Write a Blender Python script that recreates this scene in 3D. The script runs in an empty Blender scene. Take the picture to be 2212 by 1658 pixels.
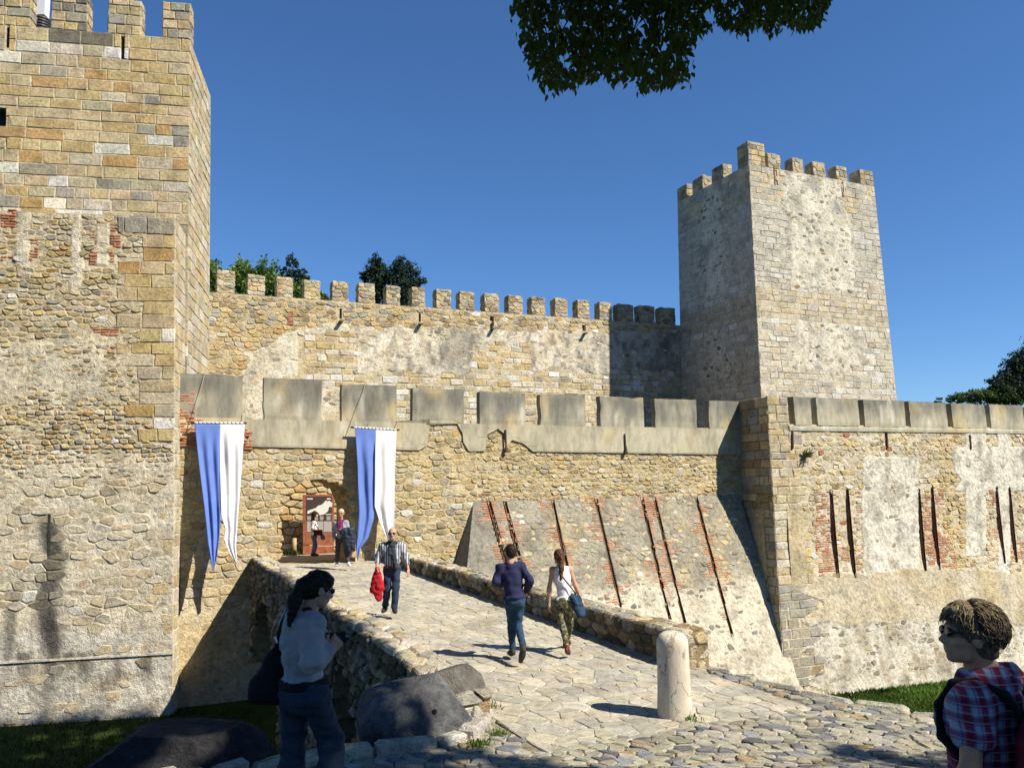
import bpy, math, random
import numpy as np
from mathutils import Vector, Matrix, noise

scene = bpy.context.scene
col = scene.collection
rnd = random.Random(7)

# ---------------------------------------------------------------- camera
K = 2212 / 2228                     # photograph pixels -> working pixels (2212 wide)
FPX = 1800.0
PITCH = math.atan((1060 - 829) / FPX)
ROLL = -0.02
CAM = np.array([0.0, 0.0, 2.6])
RC = Matrix.Rotation(math.pi / 2 + PITCH, 3, 'X') @ Matrix.Rotation(ROLL, 3, 'Z')
RN = np.array(RC)
cd = bpy.data.cameras.new('camera')
cam = bpy.data.objects.new('camera', cd)
col.objects.link(cam)
cd.sensor_width = 36
cd.lens = 36 * FPX / 2212
cd.clip_start = 0.05
cd.clip_end = 3000
cam.matrix_world = Matrix.Translation(CAM) @ RC.to_4x4()
scene.camera = cam

# ---------------------------------------------------------------- sky, sun, exposure
SUN_D = Vector((-.7726, .4172, -.87)).normalized()      # the way the light travels
w = bpy.data.worlds.new('World')
scene.world = w
w.use_nodes = True
nt = w.node_tree
bg = nt.nodes['Background']
sky = nt.nodes.new('ShaderNodeTexSky')
sky.sky_type = 'NISHITA'
sky.sun_disc = False
sky.sun_elevation = math.asin(-SUN_D.z)
sky.sun_rotation = math.atan2(-SUN_D.x, -SUN_D.y)
sky.altitude = 0
sky.air_density = 0.9
sky.dust_density = 0.0
sky.ozone_density = 10.0
hsv = nt.nodes.new('ShaderNodeHueSaturation')
hsv.inputs['Saturation'].default_value = 1.045
hsv.inputs['Value'].default_value = 1.06
nt.links.new(sky.outputs['Color'], hsv.inputs['Color'])
nt.links.new(hsv.outputs['Color'], bg.inputs['Color'])
bg.inputs['Strength'].default_value = 0.074
sd = bpy.data.lights.new('sun', 'SUN')
sd.energy = 4.8
sd.angle = math.radians(0.53)
sd.color = (1.0, 0.92, 0.77)
sun = bpy.data.objects.new('sun', sd)
col.objects.link(sun)
sun.rotation_euler = SUN_D.to_track_quat('-Z', 'Y').to_euler()
sun.location = (20, -15, 30)
vs = scene.view_settings
scene.display_settings.display_device = 'sRGB'
vs.view_transform = 'Standard'
vs.look = 'None'
vs.exposure = 0.85
vs.gamma = 1.0
vs.use_curve_mapping = False
scene.cycles.max_bounces = 5
scene.cycles.diffuse_bounces = 2

# ---------------------------------------------------------------- helpers: projection
def ray(x, y):
    return RN @ np.array([(x - 1106) / FPX, -(y - 829) / FPX, -1.0])
def onpl(x, y, P, N):
    d = ray(x, y)
    return CAM + d * (np.dot(np.asarray(P) - CAM, N) / np.dot(d, N))
def atY(x, y, Y):
    d = ray(x, y)
    return CAM + d * (Y / d[1])
def onz(x, y, z):
    d = ray(x, y)
    return CAM + d * ((z - 2.6) / d[2])
R00, R10, R20 = RN[0]; R01, R11, R21 = RN[1]; R02, R12, R22 = RN[2]
def proj(p):
    x, y, z = p[0], p[1], p[2] - 2.6
    cx = R00 * x + R01 * y + R02 * z
    cy = R10 * x + R11 * y + R12 * z
    cz = R20 * x + R21 * y + R22 * z
    return (1106 + FPX * cx / -cz, 829 - FPX * cy / -cz) if cz < -.05 else (-9e3, -9e3)
RT = RN.T
R00, R01, R02 = RT[0]; R10, R11, R12 = RT[1]; R20, R21, R22 = RT[2]

def vnoise(x, y, z=0.0):
    return noise.noise(Vector((x, y, z)))
def fbm(x, y, z=0.0, o=3):
    v, a = 0.0, 1.0
    for i in range(o):
        v += a * noise.noise(Vector((x, y, z + 7.3 * i)))
        x *= 2.03; y *= 2.03; z *= 2.03; a *= .5
    return v
def lerp(a, b, t): return a + (b - a) * t
def mixc(a, b, t): return tuple(x + (y - x) * t for x, y in zip(a, b))
def sst(a, b, x):
    t = min(1.0, max(0.0, (x - a) / (b - a)))
    return t * t * (3 - 2 * t)
def inpoly(x, y, P):
    c = False
    j = len(P) - 1
    for i in range(len(P)):
        xi, yi = P[i]; xj, yj = P[j]
        if (yi > y) != (yj > y) and x < (xj - xi) * (y - yi) / (yj - yi) + xi:
            c = not c
        j = i
    return c
def vary(c, r, h=.12, s=.05):
    k = 1 + r.uniform(-h, h)
    return (max(.01, c[0] * k * (1 + r.uniform(-s, s))), max(.01, c[1] * k), max(.01, c[2] * k * (1 + r.uniform(-2 * s, 2 * s))))

# ---------------------------------------------------------------- helpers: materials
MATS = {}
def newmat(name):
    m = bpy.data.materials.new(name)
    m.use_nodes = True
    MATS[name] = m
    t = m.node_tree
    return m, t, t.nodes['Principled BSDF']
def nd(t, typ, **kw):
    n = t.nodes.new(typ)
    for k, v in kw.items():
        if k in n.inputs: n.inputs[k].default_value = v
        else: setattr(n, k, v)
    return n
def noise_fac(t, scale, detail=4, rough=.6, stretch=None, vec=None):
    g = nd(t, 'ShaderNodeNewGeometry')
    src = g.outputs['Position'] if vec is None else vec
    if stretch:
        mp = nd(t, 'ShaderNodeMapping')
        mp.inputs['Scale'].default_value = stretch
        t.links.new(src, mp.inputs['Vector'])
        src = mp.outputs['Vector']
    n = nd(t, 'ShaderNodeTexNoise')
    n.inputs['Scale'].default_value = scale
    n.inputs['Detail'].default_value = detail
    n.inputs['Roughness'].default_value = rough
    t.links.new(src, n.inputs['Vector'])
    return n.outputs['Fac']
def ramp(t, fac, *stops):
    r = nd(t, 'ShaderNodeValToRGB')
    e = r.color_ramp.elements
    while len(e) < len(stops): e.new(.5)
    for el, (p, c) in zip(e, stops):
        el.position = p
        el.color = (c, c, c, 1) if not hasattr(c, '__len__') else (*c, 1)
    t.links.new(fac, r.inputs['Fac'])
    return r.outputs['Color']
def mul(t, a, b, fac=1.0, mode='MULTIPLY'):
    m = nd(t, 'ShaderNodeMix', data_type='RGBA', blend_type=mode)
    m.inputs[0].default_value = fac
    for sock, v in ((m.inputs[6], a), (m.inputs[7], b)):
        if hasattr(v, 'links'): t.links.new(v, sock)
        else: sock.default_value = (*v, 1)
    return m.outputs[2]
def mixf(t, fac, a, b):
    m = nd(t, 'ShaderNodeMix', data_type='RGBA')
    t.links.new(fac, m.inputs[0])
    for sock, v in ((m.inputs[6], a), (m.inputs[7], b)):
        if hasattr(v, 'links'): t.links.new(v, sock)
        else: sock.default_value = (*v, 1)
    return m.outputs[2]
def bump(t, bsdf, facs, dist=.03):
    prev = None
    for f, s in facs:
        b = nd(t, 'ShaderNodeBump')
        b.inputs['Strength'].default_value = s
        b.inputs['Distance'].default_value = dist
        t.links.new(f, b.inputs['Height'])
        if prev: t.links.new(prev, b.inputs['Normal'])
        prev = b.outputs['Normal']
    t.links.new(prev, bsdf.inputs['Normal'])
def tinted(name, scales=(2.0, 14.0, 60.0), lo=.62, hi=1.22, bs=(.5, .35), rough=.95, dist=.03, spots=True, stretch=None):
    """colour comes from the mesh's own 'tint' attribute, broken up by grain, blotches and lichen"""
    m, t, b = newmat(name)
    a = nd(t, 'ShaderNodeAttribute', attribute_name='tint')
    f1 = noise_fac(t, scales[0], 5, .65, stretch)
    f2 = noise_fac(t, scales[1], 4, .7, stretch)
    f3 = noise_fac(t, scales[2], 3, .7)
    c = mul(t, a.outputs['Color'], ramp(t, f1, (.28, lo), (.5, 1.0), (.75, hi)))
    c = mul(t, c, ramp(t, f2, (.3, lo), (.55, 1.04), (.8, hi)))
    c = mul(t, c, ramp(t, f3, (.3, .84), (.6, 1.06)))
    if spots:
        f4 = noise_fac(t, 4.3, 6, .75)
        c = mixf(t, ramp(t, f4, (.62, 0.0), (.72, .55)), c, (.085, .08, .065))
    t.links.new(c, b.inputs['Base Color'])
    b.inputs['Roughness'].default_value = rough
    b.inputs['Specular IOR Level'].default_value = .15
    bump(t, b, ((f2, bs[0]), (f3, bs[1])), dist)
    return m
def plain(name, c, rough=.7, var=.25, scale=20, bs=.1, spec=.3, metal=0, sheen=0):
    m, t, b = newmat(name)
    f = noise_fac(t, scale, 4, .6)
    t.links.new(mul(t, c, ramp(t, f, (.3, 1 - var), (.7, 1 + var))), b.inputs['Base Color'])
    b.inputs['Roughness'].default_value = rough
    b.inputs['Specular IOR Level'].default_value = spec
    b.inputs['Metallic'].default_value = metal
    if bs: bump(t, b, ((f, bs),), .01)
    return m
M_STONE = tinted('weathered_stone', scales=(2.2, 13.0, 48.0), lo=.58, hi=1.24, bs=(1.0, .7), dist=.04)
M_RUBBLE = tinted('rubble_mortar', scales=(1.3, 7.0, 30.0), lo=.6, hi=1.2, bs=(.9, .5), dist=.06)
M_PLASTER = tinted('grey_render', scales=(.9, 5.0, 40.0), lo=.72, hi=1.18, bs=(.15, .12), spots=False, stretch=(1, 1, .35))
M_BRICK = tinted('red_brick', scales=(5, 25, 80), lo=.7, hi=1.2)
M_PAVE = tinted('worn_paving', scales=(1.1, 9, 40), lo=.66, hi=1.2, bs=(.5, .4), rough=.8, dist=.015)
M_BASALT = tinted('dark_basalt', scales=(1.6, 12, 60), lo=.55, hi=1.45, bs=(1.0, .9), rough=.85, dist=.02, spots=False)

# ---------------------------------------------------------------- helpers: objects and meshes
def tag(o, label=None, cat=None, group=None, kind=None):
    for k, v in (('label', label), ('category', cat), ('group', group), ('kind', kind)):
        if v: o[k] = v
    return o
def thing(name, loc, label=None, cat=None, group=None, kind=None):
    o = bpy.data.objects.new(name, None)
    o.empty_display_size = .2
    col.objects.link(o)
    o.location = loc
    return tag(o, label, cat, group, kind)
def link(name, me, mat=None, parent=None):
    o = bpy.data.objects.new(name, me)
    if mat is not None and not me.materials: me.materials.append(mat)
    col.objects.link(o)
    if parent is not None:
        o.parent = parent
        if parent.parent is None: o.matrix_parent_inverse = Matrix.Translation(-parent.location)
    return o
class MB:
    def __init__(s): s.v, s.f, s.c = [], [], []
    def add(s, vs, fs, tint=(.4, .35, .25)):
        o = len(s.v)
        s.v.extend(vs)
        s.f.extend([tuple(i + o for i in f) for f in fs])
        if tint and hasattr(tint[0], '__len__'): s.c.extend(tint)
        else: s.c.extend([tint] * len(vs))
        return s
    def box(s, c, size, tint=(.4, .35, .25), ax=None):
        ax = ax or ((1, 0, 0), (0, 1, 0), (0, 0, 1))
        c = np.array(c, float); A = [np.array(a, float) * h * .5 for a, h in zip(ax, size)]
        vs = [tuple(c + i * A[0] + j * A[1] + k * A[2]) for i in (-1, 1) for j in (-1, 1) for k in (-1, 1)]
        return s.add(vs, [(0, 1, 3, 2), (4, 6, 7, 5), (0, 4, 5, 1), (2, 3, 7, 6), (0, 2, 6, 4), (1, 5, 7, 3)], tint)
    def prism(s, poly, f, n0, n1, tint=(.4, .35, .25)):
        k = len(poly)
        vs = [f(a, b, n0) for a, b in poly] + [f(a, b, n1) for a, b in poly]
        fs = [tuple(range(k, 2 * k)), tuple(range(k - 1, -1, -1))] + [(i, (i + 1) % k, k + (i + 1) % k, k + i) for i in range(k)]
        return s.add(vs, fs, tint)
    def tube(s, pts, rad, k=8, tint=(.3, .3, .3), cap=True):
        pts = [Vector(p) for p in pts]
        rad = rad if hasattr(rad, '__len__') else [rad] * len(pts)
        vs, fs = [], []
        for i, p in enumerate(pts):
            d = (pts[min(i + 1, len(pts) - 1)] - pts[max(i - 1, 0)]).normalized()
            a = d.cross(Vector((0, 0, 1)))
            if a.length < .05: a = d.cross(Vector((0, 1, 0)))
            a.normalize(); b = d.cross(a)
            for j in range(k):
                t = 2 * math.pi * j / k
                vs.append(tuple(p + a * (rad[i] * math.cos(t)) + b * (rad[i] * math.sin(t))))
        for i in range(len(pts) - 1):
            for j in range(k):
                fs.append((i * k + j, i * k + (j + 1) % k, (i + 1) * k + (j + 1) % k, (i + 1) * k + j))
        if cap:
            fs.append(tuple(range(k - 1, -1, -1))); fs.append(tuple(range((len(pts) - 1) * k, len(pts) * k)))
        return s.add(vs, fs, tint)
    def mesh(s, name, smooth=False):
        me = bpy.data.meshes.new(name)
        me.from_pydata(s.v, [], s.f)
        a = me.attributes.new('tint', 'FLOAT_COLOR', 'POINT')
        arr = np.ones((len(s.v), 4), np.float32)
        if s.v: arr[:, :3] = np.array(s.c, np.float32)[:, :3]
        a.data.foreach_set('color', arr.ravel())
        if smooth: me.polygons.foreach_set('use_smooth', [True] * len(me.polygons))
        me.update()
        return me
    def build(s, name, mat, parent=None, label=None, cat=None, group=None, kind=None, smooth=False):
        return tag(link(name, s.mesh(name, smooth), mat, parent), label, cat, group, kind)

TH = math.radians(24.5)
U3 = np.array([math.cos(TH), math.sin(TH), 0]); V3 = np.array([-math.sin(TH), math.cos(TH), 0])
def frame2(P, u, o, warp=None):
    """wall coordinates (s along the wall, z height, n out of the wall) -> world"""
    u = np.array(u, float); o = np.array(o, float); P = np.array(P, float)
    px, py, pz = P; ux, uy = u[:2]; ox, oy = o[:2]
    def f(s, z, n=0.0):
        p = (px + ux * s + ox * n, py + uy * s + oy * n, pz + z)
        return warp(p) if warp else p
    def inv(x, y, n=0.0):
        q = onpl(x, y, P + o * n, o)
        return float(np.dot(q - P, u)), float(q[2] - P[2])
    f.inv = inv; f.u = u; f.o = o; f.P = P
    return f
def frame(P, deg, warp=None):
    t = math.radians(deg)
    return frame2(P, (math.cos(t), math.sin(t), 0), (math.sin(t), -math.cos(t), 0), warp)

# stones -------------------------------------------------------------
def clip(poly, a, b, c):
    out = []
    n = len(poly)
    for i in range(n):
        p, q = poly[i], poly[(i + 1) % n]
        dp = a * p[0] + b * p[1] - c; dq = a * q[0] + b * q[1] - c
        if dp <= 0: out.append(p)
        if (dp < 0 < dq) or (dq < 0 < dp):
            t = dp / (dp - dq)
            out.append((p[0] + (q[0] - p[0]) * t, p[1] + (q[1] - p[1]) * t))
    return out
def rubble(seed, s0, s1, t0, t1, ds, dt, keep=None, gap=.02, jit=.42):
    """irregular coursed rubble: shrunken Voronoi cells of a jittered, staggered grid"""
    r = random.Random(seed)
    nx = max(2, int((s1 - s0) / ds)); ny = max(2, int((t1 - t0) / dt))
    ds = (s1 - s0) / nx; dt = (t1 - t0) / ny; k = ds / dt
    P = {}
    for j in range(-2, ny + 2):
        for i in range(-2, nx + 2):
            P[i, j] = (s0 + (i + .5 + (.25 if j % 2 else -.25) + r.uniform(-jit, jit)) * ds, (t0 + (j + .5 + r.uniform(-jit, jit) * .75) * dt) * k)
    out = []
    for j in range(ny):
        for i in range(nx):
            p = P[i, j]
            if keep and not keep(p[0], p[1] / k): continue
            poly = [(max(s0, p[0] - 2 * ds), max(t0 * k, p[1] - 2 * ds)), (min(s1, p[0] + 2 * ds), max(t0 * k, p[1] - 2 * ds)),
                    (min(s1, p[0] + 2 * ds), min(t1 * k, p[1] + 2 * ds)), (max(s0, p[0] - 2 * ds), min(t1 * k, p[1] + 2 * ds))]
            for b in (-2, -1, 0, 1, 2):
                for a in (-2, -1, 0, 1, 2):
                    if a == 0 and b == 0: continue
                    q = P.get((i + a, j + b))
                    if q is None: continue
                    dx, dy = q[0] - p[0], q[1] - p[1]
                    poly = clip(poly, dx, dy, dx * (p[0] + q[0]) / 2 + dy * (p[1] + q[1]) / 2)
                    if not poly: break
                if not poly: break
            if len(poly) < 3: continue
            poly = [(x, y / k) for x, y in poly]
            poly = shrink(poly, gap)
            if poly: out.append(poly)
    return out
def shrink(poly, g):
    cx = sum(p[0] for p in poly) / len(poly); cy = sum(p[1] for p in poly) / len(poly)
    wx = max(p[0] for p in poly) - min(p[0] for p in poly); wy = max(p[1] for p in poly) - min(p[1] for p in poly)
    if wx < 3 * g or wy < 3 * g: return None
    kx, ky = 1 - 2 * g / wx, 1 - 2 * g / wy
    q = [(cx + (x - cx) * kx, cy + (y - cy) * ky) for x, y in poly]
    o = []
    for i in range(len(q)):                       # drop very short edges, knock the corners off
        a, b = q[i], q[(i + 1) % len(q)]
        L = math.hypot(b[0] - a[0], b[1] - a[1])
        if L < .18 * min(wx, wy): o.append(((a[0] + b[0]) / 2, (a[1] + b[1]) / 2)) if not o or math.hypot(o[-1][0] - a[0], o[-1][1] - a[1]) > .01 else None
        else:
            m = min(.13, .035 / L if L else .2)
            o.append((a[0] + (b[0] - a[0]) * m, a[1] + (b[1] - a[1]) * m)); o.append((b[0] - (b[0] - a[0]) * m, b[1] - (b[1] - a[1]) * m))
    return o if len(o) >= 3 else None
def ashlar(seed, s0, s1, t0, t1, hr, wr, keep=None, gap=.008, jit=.008, courses=None):
    r = random.Random(seed)
    out = []
    t = t0
    while t < t1 - .05:
        h = r.uniform(*hr)
        if t1 - (t + h) < hr[0] * .6: h = t1 - t
        s = s0 - r.uniform(0, wr[0])
        while s < s1:
            ww = r.uniform(*wr)
            a, b = max(s, s0), min(s + ww, s1)
            if s1 - b < wr[0] * .5: b = s1
            if b - a > .06 and (keep is None or keep((a + b) / 2, t + h / 2)):
                j = lambda: r.uniform(-jit, jit)
                out.append([(a + gap + j(), t + gap + j()), (b - gap + j(), t + gap + j()), (b - gap + j(), t + h - gap + j()), (a + gap + j(), t + h - gap + j())])
            s = b if b == s1 else s + ww
            if b == s1: break
        t += h
    return out
class Stones:
    """collects stones, then makes the 300 that show largest parts of their own and joins the rest"""
    def __init__(s, soft=.18, kp=.5): s.it = []; s.soft = soft; s.kp = kp
    def add(s, poly, f, proud, tint, back=.08, bev=.02, r=rnd, uneven=.012):
        if s.soft: tint = mixc(tint, MORT, s.soft)
        proud = proud * s.kp; uneven *= s.kp
        k = len(poly)
        cx = sum(p[0] for p in poly) / k; cy = sum(p[1] for p in poly) / k
        wx = max(p[0] for p in poly) - min(p[0] for p in poly); wy = max(p[1] for p in poly) - min(p[1] for p in poly)
        b = min(bev, .3 * min(wx, wy))
        kx, ky = max(.3, 1 - 2 * b / wx), max(.3, 1 - 2 * b / wy)
        tx, ty = r.uniform(-1, 1) * uneven / wx, r.uniform(-1, 1) * uneven / wy
        vs = [f(x, y, -back) for x, y in poly] + [f(x, y, proud - b * .9 + (x - cx) * tx + (y - cy) * ty) for x, y in poly]
        vs += [f(cx + (x - cx) * kx, cy + (y - cy) * ky, proud + (x - cx) * tx + (y - cy) * ty + r.uniform(-.25, .25) * uneven) for x, y in poly]
        fs = []
        for o in (0, k):
            for i in range(k): fs.append((o + i, o + (i + 1) % k, o + k + (i + 1) % k, o + k + i))
        fs.append(tuple(range(2 * k, 3 * k)))
        px = [proj(v) for v in vs[k:2 * k]]
        xs = [p[0] for p in px]; ys = [p[1] for p in px]
        vis = max(xs) > 0 and min(xs) < 2212 and max(ys) > 0 and min(ys) < 1658
        size = (max(xs) - min(xs)) * (max(ys) - min(ys)) if vis else 0
        s.it.append((size, vs, fs, tint))
    def emit(s, parent, name, mat, field, limit=300, lab=None):
        s.it.sort(key=lambda i: -i[0])
        for sz, vs, fs, c in s.it[:limit]:
            MB().add(vs, fs, c).build(name, mat, parent)
        if len(s.it) > limit:
            m = MB()
            for sz, vs, fs, c in s.it[limit:]: m.add(vs, fs, c)
            m.build(field, mat, parent, kind='stuff')
def grid(f, s0, s1, t0, t1, step, nf, tf, hole=None):
    """a rough skin of mortar: nf gives its thickness, tf its colour"""
    nx = max(1, int((s1 - s0) / step)); ny = max(1, int((t1 - t0) / step))
    m = MB(); vs = []; cs = []
    for j in range(ny + 1):
        for i in range(nx + 1):
            a = s0 + (s1 - s0) * i / nx; b = t0 + (t1 - t0) * j / ny
            vs.append(f(a, b, nf(a, b))); cs.append(tf(a, b))
    fs = []
    for j in range(ny):
        for i in range(nx):
            if hole and hole(s0 + (s1 - s0) * (i + .5) / nx, t0 + (t1 - t0) * (j + .5) / ny): continue
            o = j * (nx + 1) + i
            fs.append((o, o + 1, o + nx + 2, o + nx + 1))
    m.add(vs, fs, cs)
    return m

# stone colours (albedo)
SAND = (.53, .425, .255); YEL = (.53, .40, .19); GREY = (.33, .31, .265); PALE = (.60, .545, .43); WHITE = (.72, .70, .65); ORANGE = (.48, .30, .12)
BROWN = (.31, .23, .13); LIME = (.49, .43, .31); REDB = (.38, .13, .07); MORT = (.50, .415, .265); CHALK = (.64, .59, .48); DARK = (.15, .14, .115)
def pick(r, *cw):
    x = r.random() * sum(a[1] for a in cw)
    for c, k in cw:
        x -= k
        if x <= 0: return vary(c, r)
    return vary(cw[0][0], r)
# ================================================================= LEFT TOWER
r = random.Random(11)
fb = frame((-9.3, 24.0, 0), 11)                        # thick lower front
ft = frame((-9.98, 25.58, 0), 11)                      # tower front, set back above
def shear(f, k, z0):
    def g(s, z, n=0.0): return f(s - k * (z - z0), z, n)
    g.inv = lambda x, y, n=0.0: (lambda q: (q[0] + k * (q[1] - z0), q[1]))(f.inv(x, y, n))
    g.u, g.o, g.P = f.u, f.o, f.P
    return g
fts = shear(ft, .02, 6.5)
fbs = shear(fb, .024, -3)
tower = thing('castle_tower', tuple(fb(-3.5, -3.2, -2)), 'tall yellow ashlar castle tower over a rough patched lower wall at the left edge', 'tower')
EB, ET = -.26, -.08                                    # right edges
# solid body
m = MB()
m.prism([(-8, -4), (EB - .03, -4), (EB - .03, 10.7), (-8, 10.7)], fbs, -1.55, -.34, MORT)
m.prism([(-8, -4), (ET - .03, -4), (ET - .03, 16.5), (-8, 16.5)], fts, -4.2, -.34, MORT)
m.build('wall_core', M_RUBBLE, tower)

def style_tower(s, z):
    x, y = proj(fts(s, z, 0))
    g = sst(300, 410, x) * sst(120, 240, y) * (1 - sst(300, 460, y))
    k = vnoise(s * .9, z * 1.2, 3.1)
    if y < 85: return pick(r, (SAND, 3), (YEL, 2), (GREY, 4), (DARK, .6))
    if r.random() < .55 * g: return pick(r, (GREY, 5), (BROWN, 1))
    lowp = sst(250, 400, y)
    if x > 384 and y > 480: return mixc(pick(r, (LIME, 3), (GREY, 2), (SAND, 1)), (.36, .34, .28), .4)
    return pick(r, (SAND, 5 + 3 * lowp), (YEL, 3.6 * (1 - .6 * lowp)), (ORANGE, 1.2 * (1 - .8 * lowp) + .5 * (k > .2)), (LIME, 2 + 3 * lowp), (GREY, .9), (WHITE, .7), (PALE, .8 + 2 * lowp))
wz = fts.inv(15 * K, 235 * K); wz2 = fts.inv(15 * K, 306 * K)
win = (-7.2, wz[0], wz2[1], wz[1])
slits = []
for x, y0, y1 in ((17, 46, 100), (267, 70, 136)):
    a = fts.inv(x * K, y0 * K); b = fts.inv(x * K, y1 * K)
    slits.append((a[0], b[1], a[1]))
ztop = 17.42
def keep_t(s, z):
    if s < -.75 and z < 10.65: return False
    if win[0] < s < win[1] and win[2] < z < win[3]: return False
    return True
def cut_slits(poly, depth=0):
    for c, z0, z1 in slits:
        x0 = min(p[0] for p in poly); x1 = max(p[0] for p in poly); zz = sum(p[1] for p in poly) / 4
        if z0 < zz < z1 and x0 < c + .055 and x1 > c - .055:
            out = []
            if c - .055 - x0 > .1: out.append([(min(p[0], c - .055), p[1]) for p in poly])
            if x1 - c - .055 > .1: out.append([(max(p[0], c + .055), p[1]) for p in poly])
            return out
    return [poly]
S = Stones()
for P in ashlar(3, -7.6, ET, 5.9, ztop, (.33, .41), (.42, 1.1), keep_t, .011, .016):
    for q in cut_slits(P):
        c = (sum(p[0] for p in q) / 4, sum(p[1] for p in q) / 4)
        S.add(q, fts, r.uniform(-.004, .022), style_tower(*c), back=.1, bev=.018, r=r, uneven=.02)
S.emit(tower, 'ashlar_stone', M_STONE, 'hidden_ashlar', 300)
def slit_hole(s, z): return any(z0 < z < z1 and abs(s - c) < .075 for c, z0, z1 in slits)
grid(fts, -7.8, ET - .02, 5.9, ztop, .15, lambda s, z: -.012, lambda s, z: mixc(MORT, CHALK, .4 + .3 * vnoise(s, z)),
     lambda s, z: slit_hole(s, z) or (win[0] < s < win[1] and win[2] < z < win[3])).build('mortar_skin', M_RUBBLE, tower)
# parapet behind the skin with its open slits, window recess, black board for the unlit interior
m = MB()
ed = [-8] + [v for c, _, _ in slits for v in (c - .06, c + .06)] + [ET - .03]
for a, b in zip(ed[0::2], ed[1::2]): m.prism([(a, 16.5), (b, 16.5), (b, ztop - .02), (a, ztop - .02)], fts, -.6, -.05, MORT)
m.build('parapet', M_RUBBLE, tower)
m = MB()
m.prism([(win[1] - .02, win[2]), (win[1] + .06, win[2]), (win[1] + .06, win[3]), (win[1] - .02, win[3])], fts, -.4, -.03, YEL)
m.prism([(win[0], win[2] - .06), (win[1], win[2] - .06), (win[1], win[2] + .02), (win[0], win[2] + .02)], fts, -.4, -.03, SAND)
m.build('window_reveal', M_STONE, tower)
M_WINBLACK = plain('window_black', (.018, .016, .016), .7)
MB().prism([(win[0], win[2]), (win[1] - .02, win[2]), (win[1] - .02, win[3]), (win[0], win[3])], fts, -.33, -.3).build('window_dark_board', M_WINBLACK, tower)  # black board in place of the unlit window interior
# right flank in raking light
flank = lambda a, z, n=0.0: fts(ET + n, z, -a)
S = Stones()
for P in ashlar(5, 0, 4.0, 5.9, ztop, (.33, .41), (.5, 1.1), None, .011, .016):
    S.add(P, flank, r.uniform(-.004, .028), pick(r, (PALE, 4), (SAND, 4), (LIME, 3)), r=r, uneven=.02)
S.emit(tower, 'flank_stone', M_STONE, 'hidden_flank_stones', 200)
grid(flank, 0, 4.1, 5.9, ztop, .2, lambda s, z: -.012, lambda s, z: CHALK).build('flank_mortar', M_RUBBLE, tower)
def side_frames(f, s0, s1, n1):
    return (lambda a, z, n=0.0: f(s0 - n, z, n1 - a)), (lambda a, z, n=0.0: f(s1 + n, z, n1 - a))
def stone_merlon(root, f, s0, s1, z0, z1, n1, th, seed, tf, size=(.34, .2), coped=True, core=MORT, kind='rubble'):
    rr = random.Random(seed)
    mm = MB().prism([(s0 + .02, z0 - .05), (s1 - .02, z0 - .05), (s1 - .02, z1 - .03), (s0 + .02, z1 - .03)], f, n1 - th, n1 - .02, core)
    o = mm.build('merlon', M_RUBBLE, root)
    S = Stones()
    L, Rr = side_frames(f, s0, s1, n1)
    for ff, a0, a1, k in ((f, s0, s1, 0), (L, 0, th, 1), (Rr, 0, th, 2)):
        g = (lambda a, z, n=0.0: f(a, z, n1 + n)) if k == 0 else ff
        P = rubble(seed * 3 + k, a0, a1, z0, z1, size[0], size[1], None, .012) if kind == 'rubble' else ashlar(seed * 3 + k, a0, a1, z0, z1, (size[1] * .85, size[1] * 1.1), (size[0] * .7, size[0] * 1.4), None, .01, .015)
        for q in P: S.add(q, g, rr.uniform(-.005, .03), tf(rr), back=.05, r=rr, uneven=.03)
    top = lambda a, b, n=0.0: f(a, z1 + n, n1 - b)
    for q in rubble(seed * 3 + 5, s0, s1, 0, th, .4, .35, None, .015): S.add(q, top, rr.uniform(.0, .03), tf(rr), r=rr)
    S.emit(o, 'merlon_stone', M_STONE, 'small_merlon_stones', 120)
    return o
tf_top = lambda q: pick(q, (SAND, 3), (GREY, 4), (YEL, 2), (DARK, .5), (PALE, 1))
for i, (x0, x1, yt, yb) in enumerate(((-70, 66, -30, 45), (110, 189, -12, 66), (234, 306, -4, 75), (353, 421, 12, 79))):
    a = fts.inv(x0 * K, yb * K); b = fts.inv(x1 * K, yb * K)
    stone_merlon(tower, fts, a[0], min(b[0], ET), ztop - .01, 18.62 + .05 * (i % 2), 0.0, .55, 40 + i, tf_top, (.42, .33), kind='ashlar')

# lower front: rubble, quoins, bricks, plaster
brick_px = [(0, 36, 455, 494), (62, 84, 520, 572), (182, 208, 500, 518), (238, 264, 494, 538), (182, 250, 552, 576), (203, 260, 714, 730), (0, 34, 548, 568)]
def plast_b(x, y):                                     # how thickly the wall is still rendered, 0..1
    v = 0.0
    v = max(v, sst(700, 790, y) * (1 - sst(840, 900, y)) * (1 - sst(180, 300, x)) * .8)
    v = max(v, sst(950, 1010, y) * .78)
    v = max(v, sst(1340, 1375, y))
    if 150 < x < 176 and y < 640: v = .9
    if 205 < x < 236 and y < 570: v = .9
    if 36 < x < 64 and y < 600: v = .9
    return min(1, max(0, v))
def dirt_b(x, y):
    d = max(0, 1 - abs(x - 108 + 8 * math.sin(y * .03)) / 36) * sst(1095, 1150, y) * (1 - sst(1345, 1480, y) * .6)
    d = max(d, .55 * sst(1400, 1412, y) * (1 - sst(1425, 1500, y)) * sst(.0, .35, vnoise(x * .03, y * .004, 1)))
    d = max(d, .5 * sst(.15, .6, vnoise(x * .02, y * .003, 8)) * sst(1200, 1330, y))
    return d
ZB0, ZB1 = -3.6, 10.82
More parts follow.
